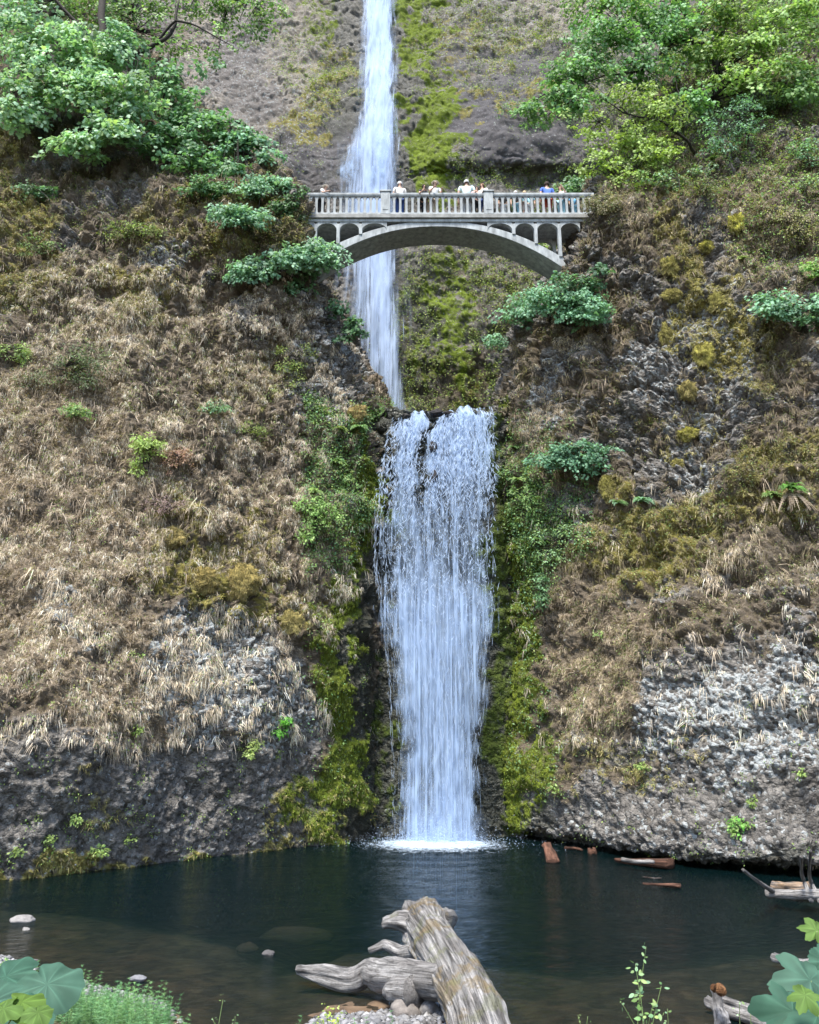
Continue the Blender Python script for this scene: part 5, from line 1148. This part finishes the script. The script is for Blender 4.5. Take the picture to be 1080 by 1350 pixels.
fern('cliff_right', 672, 590, 'fern on the bright moss right of the waterfall lip', 0.55, 14)
fern('cliff_right', 685, 640, 'fern low on the moss right of the falling water', 0.6, 14)

# moss cushions
def cushion(cliffn, px, py, rpx, rpy, label, col=(0.24, 0.215, 0.06)):
    p0, n0 = on(cliffn, px, py); k = (p0[1] * CP + (p0[2] - CAMZ) * SP) / FOC
    th, ph = np.meshgrid(np.linspace(0.02, math.pi - .02, 40), np.linspace(0, 2 * math.pi, 61)[:-1], indexing='ij')
    u = np.stack([np.sin(th) * np.cos(ph), np.sin(th) * np.sin(ph), np.cos(th)], -1).reshape(-1, 3)
    r = 1 + 0.6 * fbm((u * 1.5 + p0).astype(F32), 1, 3) + 0.3 * fbm((u * 6 + p0).astype(F32), 1, 3)
    V = p0 - n0 * .15 * min(rpx, rpy) * k + u * (r[:, None] ** 1.3) * np.array([rpx * k, min(rpx, rpy) * k * .6, rpy * k]) * .82
    nv, nu = th.shape; i = np.arange(nv * nu).reshape(nv, nu); j = np.roll(i, -1, 1)
    F_ = np.stack([i[:-1], i[1:], j[1:], j[:-1]], -1).reshape(-1, 4)
    bag = Bag(); t = (fbm(V.astype(F32), 9, 3) * .5 + .5)[:, None]
    bag.add(V, [F_], np.array(col) * (0.5 + 0.9 * t))
    n = int(6000 * (rpx * rpy) / 200) + 1500; q = RNG.integers(0, len(V), n)
    bag.add(*blades(V[q] + rv(n, .01), u[q] + DOWN * .3 + rv(n, .5), RNG.uniform(.03, .11, n), .007, .5, mixcol(n, col, (0.27, 0.25, 0.09), OLIVE, TAN3, col)))
    tag(bag.build('moss_cushion', M_MOSS, None, True), label, 'moss')
cushion('cliff_right', 906, 574, 14, 9, 'bright yellow moss cushion capping a small grey rock', (0.3, 0.28, 0.05))
cushion('cliff_right', 886, 356, 11, 14, 'yellow moss cushion highest in the column of cushions')
cushion('cliff_right', 887, 394, 13, 9, 'flat yellow moss cushion second from the top of the column')
cushion('cliff_right', 872, 436, 10, 13, 'rounded moss cushion beneath the dark hollow of the cliff')
cushion('cliff_right', 925, 466, 14, 18, 'shaggy yellow moss cushion on the pale rock pillar', (0.33, 0.3, 0.07))
cushion('cliff_right', 806, 638, 12, 18, 'tall olive moss cushion beside the pale ferny clump', (0.22, 0.2, 0.05))
cushion('cliff_right', 905, 512, 12, 14, 'faded olive moss cushion between the shaggy and the bright one', (0.3, 0.25, 0.09))
cushion('cliff_right', 930, 330, 9, 9, 'small moss cushion beside the tall grey slab', (0.3, 0.28, 0.05))
cushion('cliff_right', 972, 292, 10, 14, 'bright moss cushion on the dry slope under the dull green bush', (0.32, 0.31, 0.05))
cushion('cliff_right', 895, 604, 8, 8, 'little moss cushion just below the bright yellow one')
cushion('cliff_right', 940, 395, 12, 14, 'dull green moss cushion in the crack of the rock pillar', (0.24, 0.22, 0.06))
cushion('cliff_left', 468, 548, 13, 11, 'round tan moss cushion beside the ferns at the waterfall lip', (0.33, 0.25, 0.1))
cushion('cliff_left', 268, 760, 26, 16, 'wide yellow-brown moss cushion overhanging the dark rock', (0.3, 0.23, 0.08))
cushion('cliff_left', 320, 770, 24, 22, 'bulging yellow-brown moss cushion in the middle of the overhang', (0.32, 0.25, 0.09))
cushion('cliff_left', 380, 812, 18, 14, 'yellow-brown moss cushion at the lower end of the overhang', (0.33, 0.27, 0.1))
cushion('cliff_left', 235, 705, 18, 14, 'mossy hummock at the upper end of the overhang', (0.27, 0.21, 0.08))

# ------------------------------------------------------------------ fallen log and driftwood
def tubeloft(pts, rad, seg=36, per=10, amp=0.05, freq=2.5, stretch=True, seed=0.0, oval=1.0, groove=0.0):
    pts = np.asarray(pts, float); n = len(pts); K = per * (n - 1) + 1
    t = np.linspace(0, n - 1, K); pp = catmull(pts, t); rr = np.interp(t, np.arange(n), rad)
    tg = unit(np.gradient(pp, axis=0)); u = unit(np.cross(tg, np.array([0.02, 0.05, 1.0]))); w_ = np.cross(u, tg)
    a = np.linspace(0, 2 * math.pi, seg + 1)[:-1]
    dirs = np.cos(a)[None, :, None] * u[:, None] + np.sin(a)[None, :, None] * w_[:, None] * oval
    base = pp[:, None] + dirs * rr[:, None, None]
    q = np.stack([np.cos(a)[None] * rr.max() * 3 + 0 * t[:, None], np.sin(a)[None] * rr.max() * 3 + 0 * t[:, None], t[:, None] * 1.2 + 0 * a[None]], -1).reshape(-1, 3) + seed
    nz = fbm(q.astype(F32), freq * .5, 4, scale=(1, 1, .55)) * amp + groove * (fbm(q.astype(F32), freq * 2.2, 4, .6, scale=(1, 1, .10)) - .6 * np.clip(fbm(q.astype(F32), freq * 3.4, 2, scale=(1, 1, .07), off=9) - .12, 0, 1))
    V = base + dirs * nz.reshape(K, seg, 1)
    i = np.arange(K * seg).reshape(K, seg); j = np.roll(i, -1, 1)
    F_ = np.stack([i[:-1], j[:-1], j[1:], i[1:]], -1).reshape(-1, 4)
    V = V.reshape(-1, 3); c0 = len(V); V = np.concatenate([V, pp[:1] - tg[:1] * rr[0] * .25, pp[-1:] + tg[-1:] * rr[-1] * .25])
    caps = np.concatenate([np.stack([np.roll(i[0], -1), i[0], np.full(seg, c0)], 1), np.stack([i[-1], np.roll(i[-1], -1), np.full(seg, c0 + 1)], 1)])
    return V, [F_, caps], q
GREYW = np.array([0.13, 0.122, 0.116]); PALEW = np.array([0.3, 0.288, 0.278]); BROWNW = np.array([0.3, 0.2, 0.12])
def wood(name, pts, rad, parent=None, c0=GREYW, c1=PALEW, moss=0.0, **kw):
    V, F_, q = tubeloft(pts, rad, **kw)
    qa = (q / np.array([1, 1, 1.0])).astype(F32); qa = np.concatenate([qa, qa[:1], qa[-1:]]); t = fbm(qa, 2.2, 4, .65, scale=(1.6, 1.6, .5)) * 1.3 + .5 + 0.5 * fbm(V.astype(F32), 1.4, 3); c = lerp(np.tile(np.array(c0, F32)[None], (len(V), 1)), c1, np.clip(t, 0, 1))
    g = fbm(qa, 9.0, 3, scale=(1, 1, .15)); c = c * (1 + 0.9 * g[:, None]).clip(.3, 1.8)
    if moss:
        cen = np.mean(V, 0)[2]; m = sstep(0.08, 0.22, fbm(V.astype(F32), 1.6, 5, .65, off=6) + moss - 0.25); c = lerp(c, [0.17, 0.125, 0.06], m * .65); m2 = sstep(0.12, 0.22, fbm(V.astype(F32), 2.6, 4, off=26) + moss - .3); c = lerp(c, [0.13, 0.14, 0.06], m2 * .4)
    o = mesh(name, V, F_, M_LOG, c, True, parent)
    a = o.data.attributes.new('grain', 'FLOAT_VECTOR', 'POINT'); a.data.foreach_set('vector', qa.ravel())
    return o
log = empty('fallen_log', G(600, 1330, .1), 'thick weathered grey log with mossy patches lying out over the pool edge', 'log')
def LG(px, py, Y): return P(px, py, Y)
def axis(px, py, rpx, Y):
    return P(px, py, Y)
wood('trunk', [P(656, 1420, 10.6), P(633, 1355, 11.9), P(612, 1310, 13.4), P(590, 1268, 15.0), P(570, 1238, 16.6), P(560, 1222, 17.9), P(556, 1214, 18.7)], [.38, .37, .37, .37, .39, .43, .46], log, moss=.22, seg=140, per=30, amp=.15, freq=2.4, groove=.06)
wood('root', [P(566, 1226, 17.6), P(532, 1217, 18.0), P(506, 1218, 18.2)], [.30, .19, .07], log, amp=.14, freq=4, seg=28, moss=.2)
wood('root', [P(558, 1216, 18.3), P(563, 1202, 18.9), P(559, 1191, 19.2)], [.36, .26, .10], log, amp=.16, freq=4, seg=28, moss=.3)
wood('root', [P(572, 1222, 18.0), P(588, 1216, 18.6), P(592, 1222, 18.7)], [.36, .24, .12], log, amp=.12, freq=4, seg=24, moss=.2)
wood('root', [P(576, 1244, 17.2), P(594, 1240, 17.6), P(600, 1242, 17.7)], [.2, .14, .09], log, amp=.05, freq=4, seg=20)
wood('root', [P(560, 1250, 16.6), P(530, 1256, 16.9), P(508, 1246, 17.2), P(486, 1253, 17.2)], [.2, .12, .09, .04], log, amp=.05, freq=4, seg=24)
wood('branch', [P(592, 1296, 13.9), P(545, 1290, 14.6), P(508, 1288, 15.2), P(486, 1282, 15.5), P(462, 1291, 15.6), P(424, 1284, 15.9), P(392, 1279, 16.1)], [.29, .28, .27, .2, .18, .15, .07], log, amp=.09, freq=3, seg=40, groove=.025)
wood('branch', [P(548, 1308, 14.2), P(520, 1306, 14.6), P(512, 1314, 14.7)], [.26, .2, .08], log, amp=.06, freq=3, seg=24)
def drift(px0, py0, px1, py1, r0, r1, label, z0=0.05, z1=0.05, c0=GREYW, c1=PALEW, mid=None, name='driftwood', group=None, seg=16, ov=1.0):
    a, b_ = G(px0, py0, z0), G(px1, py1, z1); pts = [a] + ([np.asarray(mid)] if mid is not None else [(a + b_) / 2 + RNG.normal(0, .03, 3)]) + [b_]
    o = wood(name, pts, [r0, (r0 + r1) / 2, r1], None, c0, c1, seg=seg, amp=.75 * min(r0, r1), freq=4, oval=ov, per=14, groove=.25 * min(r0, r1)); return tag(o, label, 'driftwood', group)
RW0 = np.array([0.04, 0.022, 0.016]); RW1 = np.array([0.15, 0.075, 0.05])
drift(720, 1113, 729, 1137, .18, .22, 'reddish-brown plank slanting out of the water right of the waterfall', .5, .02, RW0, RW1, ov=.5)
drift(745, 1118, 768, 1121, .07, .05, 'thin dark stick floating just right of the slanting plank', .04, .04, RW0, RW1)
drift(777, 1124, 786, 1124, .18, .16, 'rounded brown chunk floating under the rock overhang', .04, .04, RW0, RW1)
drift(812, 1134, 884, 1139, .12, .4, 'wide reddish floating slab, largest of the floating wood', .1, .16, RW0, RW1, ov=.45, seg=24)
drift(820, 1133, 862, 1136, .08, .06, 'pale stick lying across the wide reddish slab', .3, .36, GREYW, PALEW)
drift(848, 1165, 897, 1168, .07, .13, 'narrow reddish plank floating in front of the wide slab', .08, .08, RW0, RW1 * 1.3, ov=.5)
drift(848, 1156, 872, 1158, .035, .03, 'short thin stick floating between the two reddish slabs', .03, .03, RW0, GREYW)
drift(880, 1126, 912, 1134, .07, .05, 'dark stick tucked against the foot of the undercut rock', .06, .06, RW0, RW1)
drift(1010, 1178, 1100, 1184, .13, .15, 'pale horizontal pole resting on the branch pile at the right shore', .35, .4)
drift(980, 1147, 1024, 1178, .05, .07, 'thin pale stick leaning down to the horizontal pole', 1.3, .3)
drift(1021, 1167, 1066, 1172, .2, .26, 'brown weathered slab behind the horizontal pole', .3, .35, BROWNW, GREYW, seg=20, ov=.6)
a_ = G(1070, 1186, .3)
drift(1057, 1130, 1070, 1188, .04, .06, 'curved upright bare branch, left of the two over the pole', 2.0, .3, mid=P(1058, 1155, 22.6))
drift(1069, 1122, 1082, 1190, .04, .06, 'curved upright bare branch, right of the two over the pole', 2.2, .3, mid=P(1068, 1158, 22.5))
drift(1020, 1262, 1085, 1278, .10, .13, 'pale log end poking from the shore above the large lobed leaves', .15, .3, GREYW, PALEW)
drift(932, 1320, 1010, 1348, .10, .12, 'pale driftwood pole lying near the tall weed, left one of a crossing pair', .12, .12)
drift(950, 1316, 1020, 1340, .08, .10, 'pale driftwood pole lying behind and across the front one', .2, .2)
drift(944, 1300, 952, 1350, .09, .12, 'short upright weathered stump with an orange-brown broken top', .55, .05, GREYW, PALEW)
drift(940, 1303, 950, 1308, .07, .07, 'orange-brown broken chunk sitting on the short stump', .6, .62, (0.1, 0.045, 0.02), (0.16, 0.08, 0.035))
drift(8, 1268, 50, 1267, .03, .035, 'thin pale stick lying on the shore beside the large round leaf', .1, .12, GREYW, PALEW)

stone(G(29, 1213, .02), (.30, .24, .12), 'white stone breaking the shallow water on its own', (0.22, 0.208, 0.2), seed=3)
stone(G(34, 1226, .0), (.09, .08, .05), 'tiny white stone just in front of the larger white one', (0.2, 0.19, 0.18), seed=5)
stone(G(326, 1250, -.12), (.22, .2, .10), 'brown sunken rock in the shallows left of the log', (0.08, 0.066, 0.05), seed=8)
stone(G(354, 1258, -.0), (.14, .12, .08), 'grey rock just breaking the surface beside the sunken brown one', (0.09, 0.085, 0.085), seed=9)
stone(G(390, 1236, -.28), (.8, .35, .2), 'flat submerged rock shelf left of the log', (0.06, 0.045, 0.032), seed=12)
stone(G(536, 1331, .16), (.22, .2, .16), 'pinkish block of rock wedged under the log branch', (0.19, 0.17, 0.155), seed=14)
stone(G(566, 1332, .14), (.16, .14, .12), 'grey rock between the wedged block and the log', (0.2, 0.19, 0.185), seed=17)
stone(G(182, 1290, .04), (.14, .1, .06), 'flat bluish stone at the water edge by the feathery grass', (0.17, 0.17, 0.18), seed=19)
def gravel(n, boxes, label):
    ico = np.array([(0, 0, 1), (.9, 0, .2), (.28, .85, .2), (-.72, .53, .2), (-.72, -.53, .2), (.28, -.85, .2), (0, 0, -.8)]); 
    tri = np.array([(0, 1, 2), (0, 2, 3), (0, 3, 4), (0, 4, 5), (0, 5, 1), (6, 2, 1), (6, 3, 2), (6, 4, 3), (6, 5, 4), (6, 1, 5)])
    P_ = []
    for x_, y_, sx, sy, w_ in boxes:
        m = int(n * w_); P_.append(np.stack([RNG.normal(x_, sx, m), RNG.normal(y_, sy, m)], 1))
    q = np.concatenate(P_); z_ = bankz(q[:, 0], q[:, 1]); k = z_ > -0.015; q, z_ = q[k], z_[k]; n = len(q)
    s_ = RNG.gamma(2.2, .013, n).clip(.008, .11)
    sh = s_[:, None, None] * ico[None] * RNG.uniform(.7, 1.3, (n, 7, 1)) * np.array([1, 1, .65]); a = RNG.uniform(0, 6.3, n); ca, sa = np.cos(a)[:, None], np.sin(a)[:, None]
    X = sh[:, :, 0] * ca - sh[:, :, 1] * sa + q[:, :1]; Y_ = sh[:, :, 0] * sa + sh[:, :, 1] * ca + q[:, 1:]; Z = sh[:, :, 2] + (z_ + s_ * .3)[:, None] + .05
    V = np.stack([X, Y_, Z], -1).reshape(-1, 3); b_ = np.arange(n)[:, None, None] * 7
    c = mixcol(n, (0.22, 0.22, 0.23), (0.13, 0.13, 0.135), (0.32, 0.315, 0.31), (0.08, 0.075, 0.07))
    tag(mesh('gravel', V, [(b_ + tri[None]).reshape(-1, 3)], M_WOOD, np.repeat(c, 7, 0)), label, 'gravel', None, 'stuff')
gravel(13000, [(-6.6, 16.2, .7, .3, .12), (-5.4, 15.2, .7, .35, .14), (-4.2, 14.5, .5, .3, .1), (-2.9, 12.8, .4, .4, .15), (-.4, 13.9, .8, .45, .3), (-1.2, 13.3, .8, .4, .2), (4.6, 12.2, 1.2, .3, .1), (-8.4, 17.4, .6, .3, .08)], 'loose pale grey pebbles along the near shore')

# ------------------------------------------------------------------ plants on the near bank
def gz_(x, y): return float(bankz(np.array([x]), np.array([y]))[0])
bag = Bag(); ns = 620
q = np.concatenate([np.stack([RNG.normal(-3.9, .62, ns // 2), RNG.normal(13.1, .5, ns // 2)], 1), np.stack([RNG.normal(-5.1, .55, ns // 3), RNG.normal(13.7, .6, ns // 3)], 1), np.stack([RNG.normal(-2.6, .8, ns // 8), RNG.normal(12.0, .3, ns // 8)], 1)])
zz = bankz(q[:, 0], q[:, 1]); k = zz > .03; q, zz = q[k], zz[k]; ns = len(q)
hgt = RNG.uniform(.22, .55, ns) * (.7 + .8 * np.clip(fbm(np.stack([q[:, 0], q[:, 1], 0 * zz], 1), 1.6, 3) + .4, 0, 1)); lean = rv(ns, .16); lean[:, 2] = 1
st = np.stack([q[:, 0], q[:, 1], zz], 1); per = 90; t_ = np.repeat(np.arange(ns), per); n = len(t_)
f = RNG.random(n) ** .8; f = np.floor(f * 9) / 9 + RNG.normal(0, .01, n)
p0 = st[t_] + lean[t_] * (hgt[t_] * f)[:, None]
d = rv(n, 1.0); d[:, 2] = .45 + .3 * RNG.random(n)
cst = mixcol(ns, (0.12, 0.27, 0.13), (0.2, 0.38, 0.19), (0.08, 0.2, 0.08), (0.24, 0.38, 0.14))
bag.add(*blades(p0.astype(F32), d, RNG.uniform(.05, .15, n) * (1.15 - .8 * f), .0022, .25, cst[t_] * (.75 + .5 * f)[:, None]))
bag.add(*blades(st.astype(F32), lean, hgt, .004, 0, cst * .8))
tag(bag.build('horsetail', M_LEAF), 'feathery bright green horsetail patch on the near shore', 'horsetail', None, 'stuff')
M_BIG = leaf_material('large leaf', 0.7, 0.3, 0.2)
def bigleaf(cen, nrm, tip, size, col, lobes, parent, name='leaf'):
    n_a = 180; a = np.linspace(0, 2 * math.pi, n_a, endpoint=False)
    if lobes == 0: r = 0.5 * (1 - 0.55 * np.exp(-((np.abs(a - math.pi)) / .32) ** 2)) * (1 + .05 * np.abs(((a * 14 / math.pi) % 2) - 1) + .05 * np.sin(a * 3 + size * 9))
    else:
        aw = (a + math.pi) % (2 * math.pi) - math.pi; r = np.full(n_a, .3)
        for la, ll, lw in ((0, .6, .52), (.95, .56, .48), (-.95, .56, .48), (1.95, .44, .5), (-1.95, .44, .5)):
            dd = np.abs(aw - la); r = np.maximum(r, ll * np.clip(1 - (dd / (lw * 1.6)) ** 1.3, 0, 1) ** .7)
        r = r * (1 + .09 * np.abs(((a * 22 / math.pi) % 2) - 1)) 
    rings = np.linspace(0, 1, 12)[1:]; V = [(0, 0, 0)]; col_ = [1.0]
    nv_ = lobes if lobes else 9; wob = RNG.uniform(0, 6.3, 4)
    for t_ in rings:
        for k, (aa, r_) in enumerate(zip(a, r)):
            vein = max(0.0, math.cos(aa * nv_)) ** 8
            V.append((t_ * r_ * math.cos(aa), t_ * r_ * math.sin(aa), -.22 * (t_ * r_) ** 2 * 2 + .02 * math.cos(aa * nv_) * t_ + (.05 * math.sin(aa * 3 + wob[0]) + .03 * math.sin(aa * 7 + wob[1])) * t_ ** 2)); col_.append(1 + .45 * vein * (1 - .5 * t_) + .12 * math.sin(aa * 4 + wob[2] + 5 * t_))
    F3 = [(0, 1 + k, 1 + (k + 1) % n_a) for k in range(n_a)]
    F4 = [(1 + j * n_a + k, 1 + (j + 1) * n_a + k, 1 + (j + 1) * n_a + (k + 1) % n_a, 1 + j * n_a + (k + 1) % n_a) for j in range(len(rings) - 1) for k in range(n_a)]
    nrm = unit(np.array(nrm, float)); u = np.array(tip, float); u = unit(u - nrm * (u @ nrm)); s_ = np.cross(nrm, u); V = np.array(V) * size
    Wd = np.asarray(cen) + V[:, :1] * u + V[:, 1:2] * s_ + V[:, 2:] * nrm
    return mesh(name, Wd, [np.array(F3), np.array(F4)], M_BIG, np.array(col_)[:, None] * np.array(col), True, parent)
def bigplant(name, base, specs, lobes, label, cat, stemr=.012):
    root = empty(name, base, label, cat)
    for c, nr, tp, sz, cc in specs:
        bigleaf(c, nr, tp, sz, cc, lobes, root)
        mb = MB(); m = (np.asarray(c) + base) / 2 + np.array([0, .05, .08]); mb.tube(catmull(np.array([base, m, np.asarray(c) + np.array([0, 0, -.01])]), np.linspace(0, 2, 9)), stemr, 6)
        mb.build('stem', M_STEM, root, True)
M_STEM = plain('green stem', (0.14, 0.2, 0.07), 0.6, 0.2)
bb = np.array([-4.0, 7.9, gz_(-4.0, 7.9)]); LF = (0.055, 0.12, 0.085); LF2 = (0.04, 0.1, 0.068); LFL = (0.085, 0.15, 0.035)
bigplant('butterbur_plant', bb, [(P(62, 1298, 7.6), (.15, -.55, .8), (.7, -.5, -.1), .56, LF), (P(8, 1288, 7.9), (-.2, -.4, .85), (-.8, -.4, 0), .6, LF2), (P(28, 1345, 7.0), (.1, -.6, .7), (-.5, -.7, 0), .5, LF2), (P(-12, 1322, 7.2), (0, -.5, .8), (-.8, -.5, 0), .55, LF)], 0, 'large round blue-green leaves on stalks in the near corner of the bank', 'plant')
b3 = np.array([-3.4, 6.2, gz_(-3.4, 6.2)])
bigplant('bank_plant', b3, [(P(28, 1322, 6.4), (.1, -.3, .9), (.9, -.2, -.25), .34, (0.085, 0.15, 0.028)), (P(50, 1335, 6.2), (.2, -.4, .9), (.6, -.6, -.1), .2, LFL), (P(5, 1330, 6.3), (-.1, -.4, .9), (-.6, -.6, -.1), .26, LFL)], 0, 'yellow-green glossy leaves growing under the large round blue-green ones', 'plant', .006)
bb = np.array([4.35, 7.0, gz_(4.35, 7.0)])
bigplant('thimbleberry_plant', bb, [(P(1046, 1334, 6.6), (-.1, -.75, .6), (-.8, -.4, -.5), .52, LF2), (P(1068, 1292, 6.8), (.1, -.7, .65), (-.7, -.3, .3), .46, LF), (P(1078, 1338, 6.4), (.1, -.7, .6), (.5, -.6, -.5), .5, LF2), (P(1090, 1268, 7.0), (0, -.7, .6), (.2, -.6, .3), .42, LF2), (P(1076, 1226, 7.2), (-.1, -.7, .6), (-.4, -.4, .5), .22, LFL), (P(1062, 1312, 6.2), (-.2, -.6, .7), (-.5, -.6, -.1), .22, LFL)], 5, 'large lobed blue-green leaves reaching in from the near right corner', 'plant')
# tall weed in front of the pool
def weed(px, pyb, Y, tops, label, name='weed', size=.06, cols=(GR, LIME, MINT2), nl=26):
    base = P(px, pyb, Y); base[2] = max(gz_(base[0], Y), .02); root = empty(name, base, label, 'plant'); mb = MB(); bag = Bag()
    for tx, ty in tops:
        tp = P(tx, ty, Y - .1); mid_ = (base + tp) / 2 + np.array([RNG.normal(0, .06), RNG.normal(0, .06), .04]); pp = catmull(np.array([base, mid_, tp]), np.linspace(0, 2, 13)); mb.tube(pp, np.linspace(.009, .003, 13), 5)
        k = RNG.integers(2, 13, nl); q = pp[k] + rv(nl, .03)
        bag.add(*leaves(q.astype(F32), np.array([[0, -.5, .8]]) + rv(nl, .4), rv(nl) * np.array([[1, .6, .2]]) + DOWN * .2, RNG.uniform(.6, 1.6, nl) * size * (1.3 - .07 * k), mixcol(nl, *cols), OVAL))
    mb.build('stem', M_STEM, root, True); bag.build('foliage', M_LEAF, root)
weed(850, 1400, 10.2, [(852, 1248), (838, 1272), (872, 1300), (880, 1330), (820, 1322), (862, 1320), (845, 1310)], 'tall weed with bare seed stalks standing in front of the pool', size=.09)
weed(765, 1390, 10.4, [(762, 1338), (775, 1340)], 'low weed tip in front of the pool left of the tall weed', size=.05, nl=12)
weed(436, 1380, 11.5, [(430, 1330), (442, 1326), (450, 1338), (420, 1342)], 'small yellow-green plant on the gravel left of the log', cols=(LIME, (0.35, 0.45, 0.06)), size=.07, nl=22)
weed(985, 1400, 9.8, [(975, 1320), (990, 1335)], 'small weed in front of the driftwood poles', size=.06, nl=14)
weed(295, 1385, 11.2, [(294, 1318), (310, 1340), (280, 1342)], 'thin grass-like weed beside the feathery patch', size=.04, nl=16)
weed(10, 1290, 16.4, [(8, 1262), (20, 1268), (2, 1270)], 'little green plant on the shore pebbles behind the round leaf', size=.1, nl=16)
# ------------------------------------------------------------------ camera and light
cam = bpy.data.cameras.new('camera'); co = bpy.data.objects.new('camera', cam); C.objects.link(co)
co.location = (0, 0, CAMZ); co.rotation_euler = (math.pi / 2 + PITCH, 0, 0)
cam.sensor_fit = 'HORIZONTAL'; cam.sensor_width = 36; cam.lens = 36 * FOC / 1080
cam.clip_end = 500; cam.clip_start = 0.05
S.camera = co
SUN_EL, SUN_AZ = 63.0, 200.0           # azimuth clockwise from +Y (view direction)
w = bpy.data.worlds.new('World'); S.world = w; w.use_nodes = True
nt = w.node_tree; bg = nt.nodes['Background']
sky = nt.nodes.new('ShaderNodeTexSky'); sky.sky_type = 'NISHITA'; sky.sun_disc = False
sky.sun_elevation = math.radians(SUN_EL); sky.sun_rotation = math.radians(SUN_AZ)
nt.links.new(sky.outputs[0], bg.inputs[0]); bg.inputs[1].default_value = 0.105
sl = bpy.data.lights.new('sun', 'SUN'); so = bpy.data.objects.new('sun', sl); C.objects.link(so)
sl.energy = 2.6; sl.angle = math.radians(14); sl.color = (1.0, 0.95, 0.86)
e, a = math.radians(SUN_EL), math.radians(SUN_AZ)
from mathutils import Vector
to_sun = Vector((math.sin(a) * math.cos(e), math.cos(a) * math.cos(e), math.sin(e)))
so.rotation_euler = (-to_sun).to_track_quat('-Z', 'Y').to_euler()
so.location = (0, -10, 40)
S.view_settings.view_transform = 'Standard'; S.view_settings.look = 'None'; S.view_settings.gamma = 1
S.view_settings.exposure = 1.8
